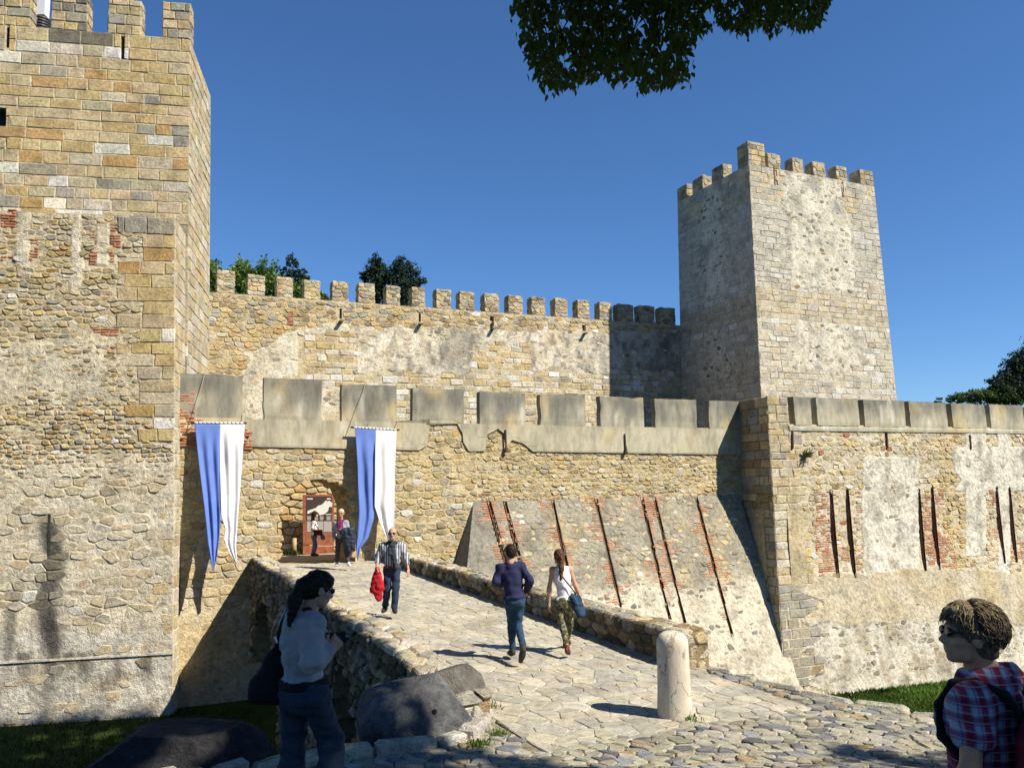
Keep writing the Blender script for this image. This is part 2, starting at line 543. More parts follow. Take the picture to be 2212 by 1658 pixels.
def nf_b(s, z):
    x, y = proj(fbs(s, z)); p = plast_b(x, y)
    return lerp(-.012, .016, p) + .02 * fbm(s * 1.6, z * 1.9, 2, 3) + .012 * vnoise(s * 9, z * 9)
def tf_b(s, z):
    x, y = proj(fbs(s, z)); p = plast_b(x, y)
    c = mixc(MORT, CHALK, .3 + .55 * p + .25 * vnoise(s * .8, z * .8, 5))
    c = mixc(c, (.56, .53, .46), sst(1345, 1380, y) * .85)
    c = mixc(c, (.42, .33, .22), .6 * sst(.1, .5, vnoise(s * .7, z * 2.0, 15)) * sst(1340, 1370, y))
    return mixc(c, (.085, .08, .07), min(.95, 1.5 * dirt_b(x, y)))
grid(fbs, -7.6, EB - .015, ZB0, ZB1, .085, nf_b, tf_b).build('render_skin', M_RUBBLE, tower)
def inbrick(x, y): return any(a - 4 < x < b + 4 and c - 3 < y < d + 3 for a, b, c, d in brick_px)
def quoin(x, y): return y > 555 and y < 935
S = Stones(); Q = []
for P in ashlar(21, EB - 1.6, EB, -3.4, ZB1, (.34, .42), (.5, 1.0), None, .009, .02):
    cx = sum(p[0] for p in P) / 4; cz = sum(p[1] for p in P) / 4
    x, y = proj(fbs(cx, cz))
    lim = 285 + 40 * math.sin(cz * 8.1)
    if y < 475 or (y < 940 and x > lim) or (y > 940 and y < 1360 and x > 330 and r.random() < .55):
        Q.append((min(p[0] for p in P), min(p[1] for p in P), max(p[0] for p in P), max(p[1] for p in P)))
        t = pick(r, (SAND, 4), (YEL, 2.5), (ORANGE, .8), (LIME, 2), (WHITE, .7)) if y > 500 else pick(r, (GREY, 3), (SAND, 2), (LIME, 2))
        S.add(P, fbs, r.uniform(.01, .035), t, r=r, uneven=.02)
def in_q(s, z): return any(a - .03 < s < c + .03 and b - .03 < z < d + .03 for a, b, c, d in Q)
def keep_b(s, z):
    x, y = proj(fbs(s, z))
    return not in_q(s, z) and not inbrick(x, y) and not (96 < x < 116 and 1108 < y < 1215)
for P in rubble(22, -7.6, EB, 7.0, ZB1, .29, .155, keep_b, .008) + rubble(23, -7.6, EB, 3.2, 7.0, .22, .135, keep_b, .007) + rubble(24, -7.6, EB, ZB0, 3.2, .42, .25, keep_b, .008):
    cx = sum(p[0] for p in P) / len(P); cz = sum(p[1] for p in P) / len(P)
    x, y = proj(fbs(cx, cz)); pl_ = plast_b(x, y)
    if y > 1345 and r.random() < .72: continue
    if r.random() < pl_ * .2: continue
    k = vnoise(cx * .7, cz * .7, 9)
    t = pick(r, (SAND, 5), (LIME, 4), (YEL, 2.6), (BROWN, .6), (ORANGE, .5 + 1.5 * (k > .25)), (GREY, 1 + 2 * (y < 520)), (PALE, 1.2), (WHITE, .4))
    if y > 1000: t = mixc(t, CHALK, .45)
    t = mixc(t, (.09, .085, .075), min(.9, 1.4 * dirt_b(x, y)))
    S.add(P, fbs, r.uniform(-.015, .035) + (.03 if y > 950 else 0) + (.03 if 850 < y < 930 and r.random() < .5 else 0), t, r=r, uneven=.045, bev=.03)
S.emit(tower, 'rubble_stone', M_STONE, 'small_rubble_stones', 300)
S = Stones()
for a, b, c, d in brick_px:
    p = fbs.inv(a * K, d * K); q = fbs.inv(b * K, c * K)
    for P in ashlar(int(a + c), p[0], q[0], p[1], q[1], (.075, .085), (.2, .3), None, .006, .004):
        if r.random() < .68: S.add(P, fbs, r.uniform(.0, .03), vary(REDB, r, .25), r=r)
S.emit(tower, 'brick', M_BRICK, 'small_bricks', 150)
m = MB()
c0 = fbs.inv(0, 1429); c1 = fbs.inv(371, 1409)
m.prism([(-7.6, c0[1] - .05), (EB + .01, c1[1] - .03), (EB + .01, c1[1] + .02), (-7.6, c0[1] + .0)], fbs, -.05, .055, CHALK)
m.build('string_course', M_STONE, tower)
MB().prism([(x, z) for x, z in (fbs.inv(103, 1200), fbs.inv(110, 1196), fbs.inv(109, 1150), fbs.inv(110, 1112), fbs.inv(106, 1108), fbs.inv(104, 1150))], fbs, -.05, .03, (.06, .055, .045)).build('drain_stain', M_STONE, tower)
# ledge closing the top of the thick part, and its thin right flank
m = MB(); m.prism([(-7.6, 10.7), (EB, 10.7), (EB, 10.84), (-7.6, 10.84)], fbs, -1.6, -.02, GREY); m.build('ledge', M_STONE, tower)
fl2 = lambda a, z, n=0.0: fbs(EB + n, z, -a)
S = Stones()
for P in ashlar(31, 0, 1.5, -3.4, 10.8, (.34, .42), (.5, .9), None, .01, .01): S.add(P, fl2, r.uniform(0, .02), pick(r, (PALE, 4), (SAND, 3)), r=r)
S.emit(tower, 'corner_stone', M_STONE, 'hidden_corner_stones', 100)
m = MB(); m.prism([(0, -4), (1.55, -4), (1.55, 10.7), (0, 10.7)], fl2, -.1, -.01, CHALK); m.build('corner_mortar', M_RUBBLE, tower)

# ================================================================= GATE WALL
fg = frame((-5.98, 26.5, 0), 24.5)
gate = thing('gate_wall', tuple(fg(6, -3.2, -.8)), 'low outer castle wall with grey rendered merlons and an arched gateway at the end of the bridge', 'wall')
arch_px = [(601, 1206), (600, 1110), (609, 1078), (632, 1046), (676, 1036), (726, 1038), (752, 1054), (766, 1090), (770, 1206)]
ARCH = [fg.inv(*p) for p in arch_px]
ARCH[0] = (ARCH[0][0], .3); ARCH[-1] = (ARCH[-1][0], .3)
def arch_scale(k):
    cx, cz = (ARCH[0][0] + ARCH[-1][0]) / 2, .6
    return [(cx + (a - cx) * k, cz + (b - cz) * k) for a, b in ARCH]
SE = 16.57
zb0, zb1 = fg.inv(530, 962)[1], fg.inv(1540, 980)[1]
def zband(s): return lerp(zb0, zb1, (s + 2.43) / 17.6)
zc0, zc1 = fg.inv(548, 904)[1], fg.inv(1515, 924)[1]
def zcren(s): return lerp(zc0, zc1, (s + 2.2) / 16.9)
a0, a1 = ARCH[0][0], ARCH[-1][0]
m = MB()
m.prism([(-5, -4), (a0, -4), (a0, 3.3), (-5, 3.3)], fg, -1.7, -.3, MORT)
m.prism([(a1, -4), (SE, -4), (SE, 3.3), (a1, 3.3)], fg, -1.7, -.3, MORT)
m.prism([(-5, 3.3), (SE + .5, 3.3), (SE + .5, 4.5), (-5, 4.5)], fg, -1.7, -.3, MORT)
m.prism([(a0, -4), (a1, -4), (a1, .42), (a0, .42)], fg, -1.7, -.3, MORT)
k = len(ARCH)
hi = [(a, 3.32) for a, b in ARCH]
for i in range(1, k - 2):
    m.prism([ARCH[i], ARCH[i + 1], (ARCH[i + 1][0], 3.32), (ARCH[i][0], 3.32)], fg, -1.7, -.3, MORT)
m.prism([(-3, -1), (a0, -1), (a0, 3.3), (-3, 3.3)], fg, -2.6, -1.69, MORT)
m.prism([(a1, -1), (4, -1), (4, 3.3), (a1, 3.3)], fg, -2.6, -1.69, MORT)
m.prism([(a0 - .1, 3.03), (a1 + .1, 3.03), (a1 + .1, 3.32), (a0 - .1, 3.32)], fg, -2.6, -1.69, MORT)
m.build('wall_core', M_RUBBLE, gate)
# arch soffit and jambs with stones
S = Stones(); m = MB()
for i in range(k - 1):
    (x0, z0), (x1, z1) = ARCH[i], ARCH[i + 1]
    L = math.hypot(x1 - x0, z1 - z0); nx, nz = (z1 - z0) / L, -(x1 - x0) / L
    g = lambda a, b, n=0.0, x0=x0, z0=z0, x1=x1, z1=z1, L=L, nx=nx, nz=nz: fg(x0 + (x1 - x0) * a / L + nx * n, z0 + (z1 - z0) * a / L + nz * n, -b)
    m.add([g(0, 0), g(L, 0), g(L, 2.65), g(0, 2.65)], [(0, 1, 2, 3)], MORT)
    for P in rubble(60 + i, 0, L, 0, 2.6, min(.4, L), .3, None, .012): S.add(P, g, r.uniform(-.02, .03), pick(r, (SAND, 3), (YEL, 3), (BROWN, 2)), r=r, uneven=.04)
m.build('arch_soffit', M_RUBBLE, gate)
S.emit(gate, 'arch_stone', M_STONE, 'hidden_arch_stones', 200)
brick_g = [(383, 422, 845, 905), (378, 438, 905, 965), (526, 546, 930, 972)]
def g_px(s, z): return proj(fg(s, z))
def nf_g(s, z): return -.008 + .02 * fbm(s * 1.5, z * 1.8, 12, 3) + .01 * vnoise(s * 8, z * 8, 3) + .03 * sst(-.2, -1.6, z)
def tf_g(s, z):
    c = mixc(MORT, YEL, .15 + .3 * vnoise(s * .6, z * .6, 2))
    return mixc(c, CHALK, .35 * sst(.1, .5, vnoise(s * .5, z * .7, 31)))
hole_g = lambda s, z: inpoly(s, z, ARCH)
grid(fg, -4.6, SE + .2, -3.6, 4.9, .09, nf_g, tf_g, hole_g).build('mortar_skin', M_RUBBLE, gate)
S = Stones()
AK = arch_scale(1.03)
talus_edge = lambda s, z: 4.9 < s < SE and z < 2.1 - (.25 if s > 6 else 0)
def keep_g(s, z):
    if inpoly(s, z, AK) or talus_edge(s, z): return False
    if z > zband(s) + .02:
        x, y = g_px(s, z)
        return 910 < x < 1160 and y > 900 and z < zcren(s) - .05
    x, y = g_px(s, z)
    return not any(a < x < b and c < y < d for a, b, c, d in brick_g)
tfg = lambda: mixc(pick(r, (SAND, 6), (YEL, 4.5), (LIME, 3), (BROWN, .8), (ORANGE, .7), (PALE, 1.4), (WHITE, .35), (GREY, .6)), (.47, .385, .23), .25)
for P in rubble(71, -4.6, 5.2, .2, 4.9, .36, .2, keep_g, .008) + rubble(72, 5.2, SE, .2, 4.9, .29, .155, keep_g, .007) + rubble(73, -4.6, 1, -3.6, .2, .42, .25, keep_g, .008):
    S.add(P, fg, r.uniform(-.01, .045), tfg(), r=r, uneven=.045, bev=.03)
S.emit(gate, 'rubble_stone', M_STONE, 'small_rubble_stones', 300)
S = Stones(0, 1)
for a, b, c, d in brick_g:
    p = fg.inv(a, d); q = fg.inv(b, c)
    for P in ashlar(int(a + c), max(p[0], -4.4), q[0], p[1], q[1], (.075, .09), (.2, .3), None, .007, .004):
        cx, cz = P[0][0], P[0][1]
        if r.random() < .62 + .9 * vnoise(cx * 1.6, cz * 1.6, 3): S.add(P, fg, .064 + r.uniform(0, .012), mixc(vary(REDB, r, .25), (.42, .33, .2), r.uniform(0, .4)), r=r)
S.emit(gate, 'brick', M_BRICK, 'small_bricks', 150)
# grey render
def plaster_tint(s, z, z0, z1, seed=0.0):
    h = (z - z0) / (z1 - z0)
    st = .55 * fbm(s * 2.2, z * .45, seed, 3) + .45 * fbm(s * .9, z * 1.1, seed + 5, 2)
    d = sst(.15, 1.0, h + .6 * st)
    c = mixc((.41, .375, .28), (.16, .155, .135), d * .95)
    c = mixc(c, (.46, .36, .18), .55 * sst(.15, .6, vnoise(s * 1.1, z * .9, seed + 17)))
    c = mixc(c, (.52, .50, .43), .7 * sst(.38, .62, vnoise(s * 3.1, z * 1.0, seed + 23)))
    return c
def plaster_block(root, name, f, s0, s1, z0, z1, n0, n1, tf, skew=0.0):
    m = MB()
    rr = random.Random(int(s0 * 97))
    j = lambda: rr.uniform(-.012, .012)
    c = [(s0 + j(), z0 + j()), (s1 + j(), z0 + j()), (s1 + j(), z1 + skew + j()), (s0 + j(), z1 + j())]
    def W(a, b, n): 
        s = lerp(lerp(c[0][0], c[1][0], a), lerp(c[3][0], c[2][0], a), b); z = lerp(lerp(c[0][1], c[1][1], a), lerp(c[3][1], c[2][1], a), b)
        return s, z
    nx, ny = max(2, int((s1 - s0) / .13)), max(2, int((z1 - z0) / .13))
    def wob(x, y):
        s, z = W(x / nx, y / ny, 0)
        e = x in (0, nx) or y in (0, ny)
        if e:
            k_ = .016 * vnoise(s * 5, z * 5, 1.5) - .022 * max(0, vnoise(s * 2.3, z * 2.3, 8) - .15) * 4
            if x == 0: s -= k_
            if x == nx: s += k_
            if y == ny: z += k_
        return s, z
    rings = {}
    for n in (n1, n0):
        vs, cs = [], []
        for y in range(ny + 1):
            for x in range(nx + 1):
                s, z = wob(x, y)
                e = x in (0, nx) or y in (0, ny)
                q = f(s, z, n + (-.012 if e and n == n1 else .010 * vnoise(s * 2.5, z * 2.5, n)))
                vs.append(q); cs.append(tf(s, z)); rings[n, x, y] = (q, cs[-1])
        m.add(vs, [(y * (nx + 1) + x, y * (nx + 1) + x + 1, (y + 1) * (nx + 1) + x + 1, (y + 1) * (nx + 1) + x) for y in range(ny) for x in range(nx)], cs)
    loop = [(x, 0) for x in range(nx)] + [(nx, y) for y in range(ny)] + [(x, ny) for x in range(nx, 0, -1)] + [(0, y) for y in range(ny, 0, -1)]
    for p, q in zip(loop, loop[1:] + loop[:1]):
        A = [rings[n0, p[0], p[1]], rings[n0, q[0], q[1]], rings[n1, q[0], q[1]], rings[n1, p[0], p[1]]]
        m.add([i[0] for i in A], [(0, 1, 2, 3)], [i[1] for i in A])
    return m.build(name, M_PLASTER, root)
# merlons of the gate wall
gm = [(388, 525, 805, 812), (570, 695, 813, 823), (738, 856, 827, 836), (891, 1000, 837, 844), (1035, 1132, 845, 850), (1165, 1262, 849, 855), (1294, 1388, 855, 859), (1412, 1502, 860, 864), (1528, 1602, 864, 868)]
for x0, x1, y0, y1 in gm:
    a = fg.inv(x0, y0); b = fg.inv(x1, y1)
    zc = zcren((a[0] + b[0]) / 2)
    ztp = (a[1] + b[1]) / 2
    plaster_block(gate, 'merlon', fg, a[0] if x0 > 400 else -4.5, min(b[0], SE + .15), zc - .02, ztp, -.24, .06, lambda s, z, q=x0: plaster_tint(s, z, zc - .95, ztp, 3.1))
# parapet band with the places where the render has fallen
m = MB()
top = [(-4.5, zcren(-4.5)), (SE, zcren(SE))]
bp = [(530, 964), (905, 972), (922, 962), (928, 905), (958, 900), (985, 912), (998, 935), (1000, 955), (1012, 974), (1047, 974), (1052, 938), (1075, 926), (1090, 938), (1094, 962), (1105, 950), (1130, 958), (1150, 975), (1540, 981)]
bot = [fg.inv(*p) for p in bp]
m.prism([(SE, zcren(SE) - .02)] + [(lerp(SE, -2.45, i / 8), zcren(lerp(SE, -2.45, i / 8)) - .02) for i in range(1, 9)] + [fg.inv(528, 925), fg.inv(540, 935)] + bot + [(SE, zband(SE))], fg, -.04, .056, (.4, .36, .26))
ob = m.build('parapet_render', M_PLASTER, gate)
m = MB()
for i in range(60):
    sa, sb = lerp(-2.3, SE, i / 60), lerp(-2.3, SE, (i + 1) / 60)
    for jz in range(6):
        za, zb_ = [lerp(max(zband(sa), 3.9) + .01, zcren(sa) - .03, q / 6) for q in (jz, jz + 1)]
        if any(inpoly(*g_px(p, q), [(900, 985)] + bp[1:-1] + [(1170, 985)]) for p in (sa, sb) for q in (za, zb_)): continue
        pts = [(sa, za), (sb, za), (sb, zb_), (sa, zb_)]
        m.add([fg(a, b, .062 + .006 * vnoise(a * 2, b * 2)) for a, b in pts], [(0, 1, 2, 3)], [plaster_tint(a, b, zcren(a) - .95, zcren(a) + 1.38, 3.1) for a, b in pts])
m.build('render_coat', M_PLASTER, gate)
m = MB(); m.prism([(-4.5, 4.5), (SE + .3, 4.5), (SE + .3, zcren(SE) - .04), (-4.5, zcren(-4.5) - .04)], fg, -.24, -.05, (.33, .3, .22))
m.prism([(-4.5, 4.35), (-2.45, 4.2), (-2.45, zcren(-2.4)), (-4.5, zcren(-4.4))], fg, -.05, .052, (.47, .39, .26))
m.build('parapet', M_PLASTER, gate)
m = MB()                                                    # rusty spouts hanging at the foot of the render
for x0, x1, y0, y1 in ((1090, 1091, 928, 975), (1347, 1349, 937, 977)):
    m.tube([fg(*fg.inv(x0, y0), .085), fg(*fg.inv(x1, y1), .10)], .03, 6, (.08, .06, .05))
    m.tube([fg(*fg.inv(x1, y1 - 14), .09), fg(*fg.inv(x1, y1 + 2), .12)], [.03, .075], 6, (.08, .06, .05))
m.build('drain_spout', M_BRICK, gate)
# courtyard wall seen through the gate
fc = frame(tuple(fg(0, 0, -6.3)), 24.5)
yard = thing('courtyard_wall', tuple(fc(0, .4, 0)), 'sunlit yellow rubble wall standing behind the gateway arch', 'wall')
m = MB(); m.prism([(-5, 0), (7, 0), (7, 4.2), (-5, 4.2)], fc, -.6, -.04, BROWN); m.build('wall_core', M_RUBBLE, yard)
S = Stones()
for P in rubble(81, -5, 7, .3, 4.2, .46, .25, None, .022): S.add(P, fc, r.uniform(0, .09), pick(r, (YEL, 5), (SAND, 4), (ORANGE, 1), (PALE, 1)), r=r, uneven=.06, bev=.04)
S.emit(yard, 'rubble_stone', M_STONE, 'small_rubble_stones', 200)
yb = MB(); yb.prism([(-6, -.5), (8, -.5), (8, .40), (-6, .40)], fg, -7.2, -.25, MORT)
yb.build('gate_floor', M_PAVE, None, kind='structure')

# ================================================================= TALUS BUTTRESS
def ft_pt(s, z, n=0.0):
    d = max(0, 2.28 - z); q = .4 * d
    k = sst(7.5, 4.0, s)
    return fg(s - .9 * d * .4 * k, z, q + n * .93)
tal = thing('sloping_buttress', ft_pt(10, -3, 0), 'sloping grey rubble buttress with long vertical slots against the outer wall', 'buttress')
slots = [((1062, 1085), (1097, 1236)), ((1097, 1085), (1132, 1236)), ((1202, 1087), (1240, 1262)), ((1296, 1083), (1350, 1316)), ((1396, 1081), (1456, 1344)), ((1423, 1080), (1489, 1352)), ((1514, 1079), (1592, 1380))]
def inv_t(x, y):
    z = 0.5
    for _ in range(12):
        q = .4 * max(0, 2.28 - z)
        s, z = fg.inv(x, y, q)
    k = sst(7.5, 4.0, s)
    return s + .9 * max(0, 2.28 - z) * .4 * k, z
SL = [(inv_t(a * K, b * K), inv_t(c * K, d * K)) for (a, b), (c, d) in slots]
def in_slot(s, z, hw):
    for (sa, za), (sb, zb_) in SL:
        if zb_ - .05 < z < za + .05 and abs(s - lerp(sa, sb, (z - za) / (zb_ - za))) < hw: return True
    return False
T0, T1 = 5.05, 16.35
def ttop(s): return 2.28 - .35 * sst(6, 14, s)
MB().prism([(T0, -7.4), (T1 + .4, -7.4), (T1 + .4, 2.25), (T0, 2.25)], lambda s, z, n: fg(s - .9 * max(0, 2.28 - z) * .4 * sst(7.5, 4., s), z, -.1 if n < 0 else .4 * max(0, 2.28 - z) - .3), -1, 1, BROWN).build('buttress_core', M_RUBBLE, tal)
def tal_style(s, z):
    k = vnoise(s * .5, z * .5, 4)
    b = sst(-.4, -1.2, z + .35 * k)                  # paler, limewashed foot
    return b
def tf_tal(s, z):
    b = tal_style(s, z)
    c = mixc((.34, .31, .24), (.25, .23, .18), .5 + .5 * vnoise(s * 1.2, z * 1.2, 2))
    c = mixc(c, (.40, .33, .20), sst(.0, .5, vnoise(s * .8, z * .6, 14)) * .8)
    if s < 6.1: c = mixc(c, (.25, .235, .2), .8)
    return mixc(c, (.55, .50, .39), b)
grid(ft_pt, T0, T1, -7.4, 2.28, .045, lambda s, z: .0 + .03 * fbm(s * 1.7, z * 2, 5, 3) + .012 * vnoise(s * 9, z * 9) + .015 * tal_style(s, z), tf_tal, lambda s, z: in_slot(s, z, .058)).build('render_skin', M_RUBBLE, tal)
m = MB()
m.add([ft_pt(T0, 2.28, 0), ft_pt(T0, -3.8, 0), fg(T0 - .9 * 6.08 * .4, -3.8, -.2), fg(T0, 2.28, -.2)], [(0, 1, 2, 3)], (.25, .235, .2))
m.add([ft_pt(T0, 2.29, .0), ft_pt(T1, 2.29, 0), fg(T1, 2.3, -.2), fg(T0, 2.3, -.2)], [(0, 1, 2, 3)], (.3, .28, .2))
for (sa, za), (sb, zb_) in SL:                              # slot reveals
    m.add([ft_pt(sa - .07, za, -.07), ft_pt(sb - .07, zb_, -.07), ft_pt(sb + .07, zb_, -.07), ft_pt(sa + .07, za, -.07)], [(0, 1, 2, 3)], (.17, .085, .045))
    for sg in (-1, 1):
        o = sg * .062
        m.add([ft_pt(sa + o, za, .02), ft_pt(sb + o, zb_, .02), ft_pt(sb + o, zb_, -.3), ft_pt(sa + o, za, -.3)], [(0, 1, 2, 3)], (.20, .10, .055))
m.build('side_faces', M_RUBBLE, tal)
S = Stones()
for P in rubble(91, T0 + .9, T1, -3.6, 2.3, .3, .17, lambda s, z: not in_slot(s, z, .17) and z < 2.25, .02):
    cx = sum(p[0] for p in P) / len(P); cz = sum(p[1] for p in P) / len(P); b = tal_style(cx, cz)
    t = pick(r, (GREY, 4), ((.24, .22, .18), 3), (SAND, 2), (PALE, .6), (LIME, 1.5), (WHITE, .35)) if b < .5 else pick(r, ((.2, .19, .17), 4), (GREY, 2))
    if b > .5 and r.random() < .35: continue
    S.add(P, ft_pt, r.uniform(-.03, .045), t, r=r, uneven=.05, bev=.03)
S.emit(tal, 'rubble_stone', M_STONE, 'small_rubble_stones', 300)
S = Stones()
for i, ((sa, za), (sb, zb_)) in enumerate(SL):              # brick jambs beside the slots
    z = za + .05
    while z > zb_:
        c = lerp(sa, sb, (z - za) / (zb_ - za))
        for sg in (-1, 1):
            if vnoise(z * 1.3, i * 5 + sg, 3) > .0:
                for q in range(1 + (r.random() < .35)):
                    wd = r.uniform(.14, .26); o = c + sg * (.075 + q * .27); a, b = (o, o + wd) if sg > 0 else (o - wd, o)
                    S.add([(a, z), (b, z), (b, z + .06), (a, z + .06)], ft_pt, r.uniform(.015, .045), mixc(vary(REDB, r, .3), (.33, .24, .15), r.uniform(0, .4)), r=r)
        z -= .078
S.emit(tal, 'brick', M_BRICK, 'small_bricks', 300)
# ================================================================= INNER WALL
r = random.Random(12)
fi = frame((-8.57, 38, 0), 24)
inner = thing('inner_wall', tuple(fi(7, -1, -.8)), 'high inner curtain wall of patched rubble topped by a row of small square merlons', 'wall')
i0, i1 = fi.inv(735, 650), fi.inv(1334 * K, 697 * K)
def zi(s): return i0[1] + (i1[1] - i0[1]) * (s - i0[0]) / (i1[0] - i0[0])
IL, IR = -7.0, 20.6
slit_i = [(736 / .99282, 668, 695), (1070, 688, 712), (1270, 703, 722), (913, 680, 702)]
SLI = []
for x, y0, y1 in slit_i:
    a = fi.inv(x * K, y0 * K); b = fi.inv(x * K, y1 * K); SLI.append((a[0], b[1], a[1]))
m = MB()
m.prism([(IL, -3), (IR, -3), (IR, 10.2), (IL, 10.2)], fi, -2, -.3, MORT)
ed = [IL] + [v for c, _, _ in sorted(SLI) for v in (c - .09, c + .09)] + [IR]
for a, b in zip(ed[0::2], ed[1::2]):
    m.prism([(a, 10.2), (b, 10.2), (b, zi(b) - .02), (a, zi(a) - .02)], fi, -.65, -.05, MORT)
m.build('wall_core', M_RUBBLE, inner)
def style_i(s, z):
    """patches of the inner wall: (render 0..1, kind)"""
    x, y = proj(fi(s, z))
    k = .55 * vnoise(s * .45, z * .55, 6) + .35 * vnoise(s * 1.3, z * 1.3, 16)
    if y < 700 + (x - 440) * .02 + 18 * k: return 0, 'top'
    if x < 640 and y < 700 + 160 * sst(660, 430, x) + 40 * k: return .1, 'gold'
    if 640 < x < 770 and 720 < y < 835: return .12, 'block'
    if 1020 < x < 1150 and 740 < y < 830: return .2, 'block'
    if y > 800 + 26 * k and x > 760: return .15, 'course'
    return .78 + .5 * k, 'lime'
def nf_i(s, z):
    p, kd = style_i(s, z)
    return lerp(-.012, .026, min(1, p)) + .018 * fbm(s * 1.5, z * 1.7, 22, 3)
def tf_i(s, z):
    p, kd = style_i(s, z)
    c = mixc(MORT, CHALK, min(1, max(0, p)))
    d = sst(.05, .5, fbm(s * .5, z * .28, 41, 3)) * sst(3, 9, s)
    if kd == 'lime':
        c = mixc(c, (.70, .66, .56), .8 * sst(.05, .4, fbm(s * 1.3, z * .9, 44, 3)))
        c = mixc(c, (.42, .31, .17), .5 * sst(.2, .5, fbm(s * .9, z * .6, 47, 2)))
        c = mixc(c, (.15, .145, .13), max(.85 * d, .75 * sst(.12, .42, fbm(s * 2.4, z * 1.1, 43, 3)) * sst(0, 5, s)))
    if s > 14.5 and kd != 'top': c = mixc(c, (.2, .2, .19), .35)  # right end painted greyer where the keep tower's shadow falls
    return c
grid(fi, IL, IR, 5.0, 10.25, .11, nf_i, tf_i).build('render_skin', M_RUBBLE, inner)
m = MB()
def hole_i(s, z): return any(abs(s - c) < .09 and a < z < b for c, a, b in SLI)
for jz in range(8):
    vs, cs, fs = [], [], []
    nx = 250
    for t_ in (0, 1):
        for i in range(nx + 1):
            s = lerp(IL, IR, i / nx); z = lerp(10.25, zi(s) - .01, (jz + t_) / 8)
            vs.append(fi(s, z, nf_i(s, z))); cs.append(tf_i(s, z))
    for i in range(nx):
        s = lerp(IL, IR, (i + .5) / nx); z = lerp(10.25, zi(s), (jz + .5) / 8)
        if not hole_i(s, z): fs.append((i, i + 1, nx + 2 + i, nx + 1 + i))
    m.add(vs, fs, cs)
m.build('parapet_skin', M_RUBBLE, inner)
S = Stones()
def add_inner(P):
    cx = sum(p[0] for p in P) / len(P); cz = sum(p[1] for p in P) / len(P)
    if cz > zi(cx) - .06 or any(abs(cx - c) < .2 and a - .05 < cz < b + .05 for c, a, b in SLI): return
    p, kd = style_i(cx, cz)
    if kd == 'lime' and r.random() < .3: return
    if kd == 'gold': t = pick(r, (YEL, 5), (SAND, 3), (ORANGE, 2), (PALE, 1.5), (BROWN, 1))
    elif kd == 'top': t = pick(r, (SAND, 3), (YEL, 2.2), (BROWN, 2), (GREY, 2.5), (LIME, 1), (WHITE, .25))
    elif kd == 'block': t = pick(r, (SAND, 3), (PALE, 2), (WHITE, 2), (YEL, 1.5))
    elif kd == 'course': t = pick(r, (LIME, 3), (PALE, 3), (WHITE, 1.2), (SAND, 2), (GREY, 1))
    else: t = pick(r, (LIME, 3), (GREY, 3), (PALE, 2), (SAND, 1), (ORANGE, .25), (DARK, .4))
    S.add(P, fi, r.uniform(-.01, .05), t, r=r, uneven=.045, bev=.03)
is_block = lambda s, z: style_i(s, z)[1] in ('block', 'course')
for P in rubble(101, IL, IR, 5.2, 13.2, .36, .21, lambda s, z: not is_block(s, z), .009): add_inner(P)
for P in ashlar(102, -1, IR, 5.2, 10.4, (.26, .34), (.4, .85), is_block, .012, .025): add_inner(P)
S.emit(inner, 'rubble_stone', M_STONE, 'small_rubble_stones', 300)
tf_im = lambda q: pick(q, (SAND, 3), (GREY, 3), (BROWN, 2), (LIME, 1.5), (DARK, .5))
tf_il = lambda q: pick(q, (SAND, 4), (PALE, 3), (YEL, 2), (LIME, 2), (GREY, 1))
im_px = [(472, 512, 587), (539, 577, 597), (602, 638, 603), (662, 697, 609), (723, 758, 613), (780, 816, 617), (840, 871, 622), (896, 925, 626), (949, 981, 630), (1000, 1032, 634), (1054, 1086, 639), (1106, 1137, 642), (1156, 1186, 646), (1207, 1235, 649), (1256, 1282, 653), (1304, 1331, 658), (1344, 1378, 662), (1391, 1424, 665), (1437, 1469, 669)]
for i, (x0, x1, yt) in enumerate([(412, 447, 575)] + im_px):
    a, b = fi.inv(x0 * K, yt * K), fi.inv(x1 * K, yt * K)
    zz = zi((a[0] + b[0]) / 2)
    stone_merlon(inner, fi, a[0], b[0], zz - .02, (a[1] + b[1]) / 2 + r.uniform(-.02, .03), .0, .6, 300 + i, tf_il if i < 5 else tf_im, (.3, .17))
m = MB()
for c, a, b in SLI:                                         # spouts under the slits
    m.box(fi(c, a - .1, .14), (.16, .38, .07), (.2, .19, .17), (tuple(fi.u), tuple(fi.o), (0, 0, 1)))
m.build('water_spout', M_STONE, inner)
S = Stones()
p, q = fi.inv(625 * K, 707 * K), fi.inv(639 * K, 672 * K)
for P in ashlar(1, p[0], q[0], p[1], q[1], (.07, .085), (.2, .3), None, .006, .004): S.add(P, fi, r.uniform(.03, .06), vary(REDB, r, .25), r=r)
S.emit(inner, 'brick', M_BRICK, 'small_bricks', 60)
# the wall's return towards the left tower, seen end-on behind it
# ================================================================= RIGHT TOWER
PC = np.array([12.05, 40.15, 0.0])
TC = PC + U3 * 4.4 + V3 * 3.2
def warp_t(p):
    k = 1 + .0045 * (6.9 - p[2])
    return (TC[0] + (p[0] - TC[0]) * k, TC[1] + (p[1] - TC[1]) * k, p[2])
fr_ = frame2(PC, U3, -V3, warp_t)                           # sunlit face
fl_ = frame2(PC, V3, -U3, warp_t)                           # shaded face
kt = thing('keep_tower', tuple(warp_t((TC[0], TC[1], -1))), 'free-standing tall square stone tower with toothed top, one face in shade and one in sun', 'tower')
TW, TD = 9.15, 6.45
ZT = 18.75
def box_w(m, P0, u, o, a0, a1, z0, z1, n0, n1, tint): 
    f = frame2(P0, u, o, warp_t); m.prism([(a0, z0), (a1, z0), (a1, z1), (a0, z1)], f, n0, n1, tint)
m = MB()
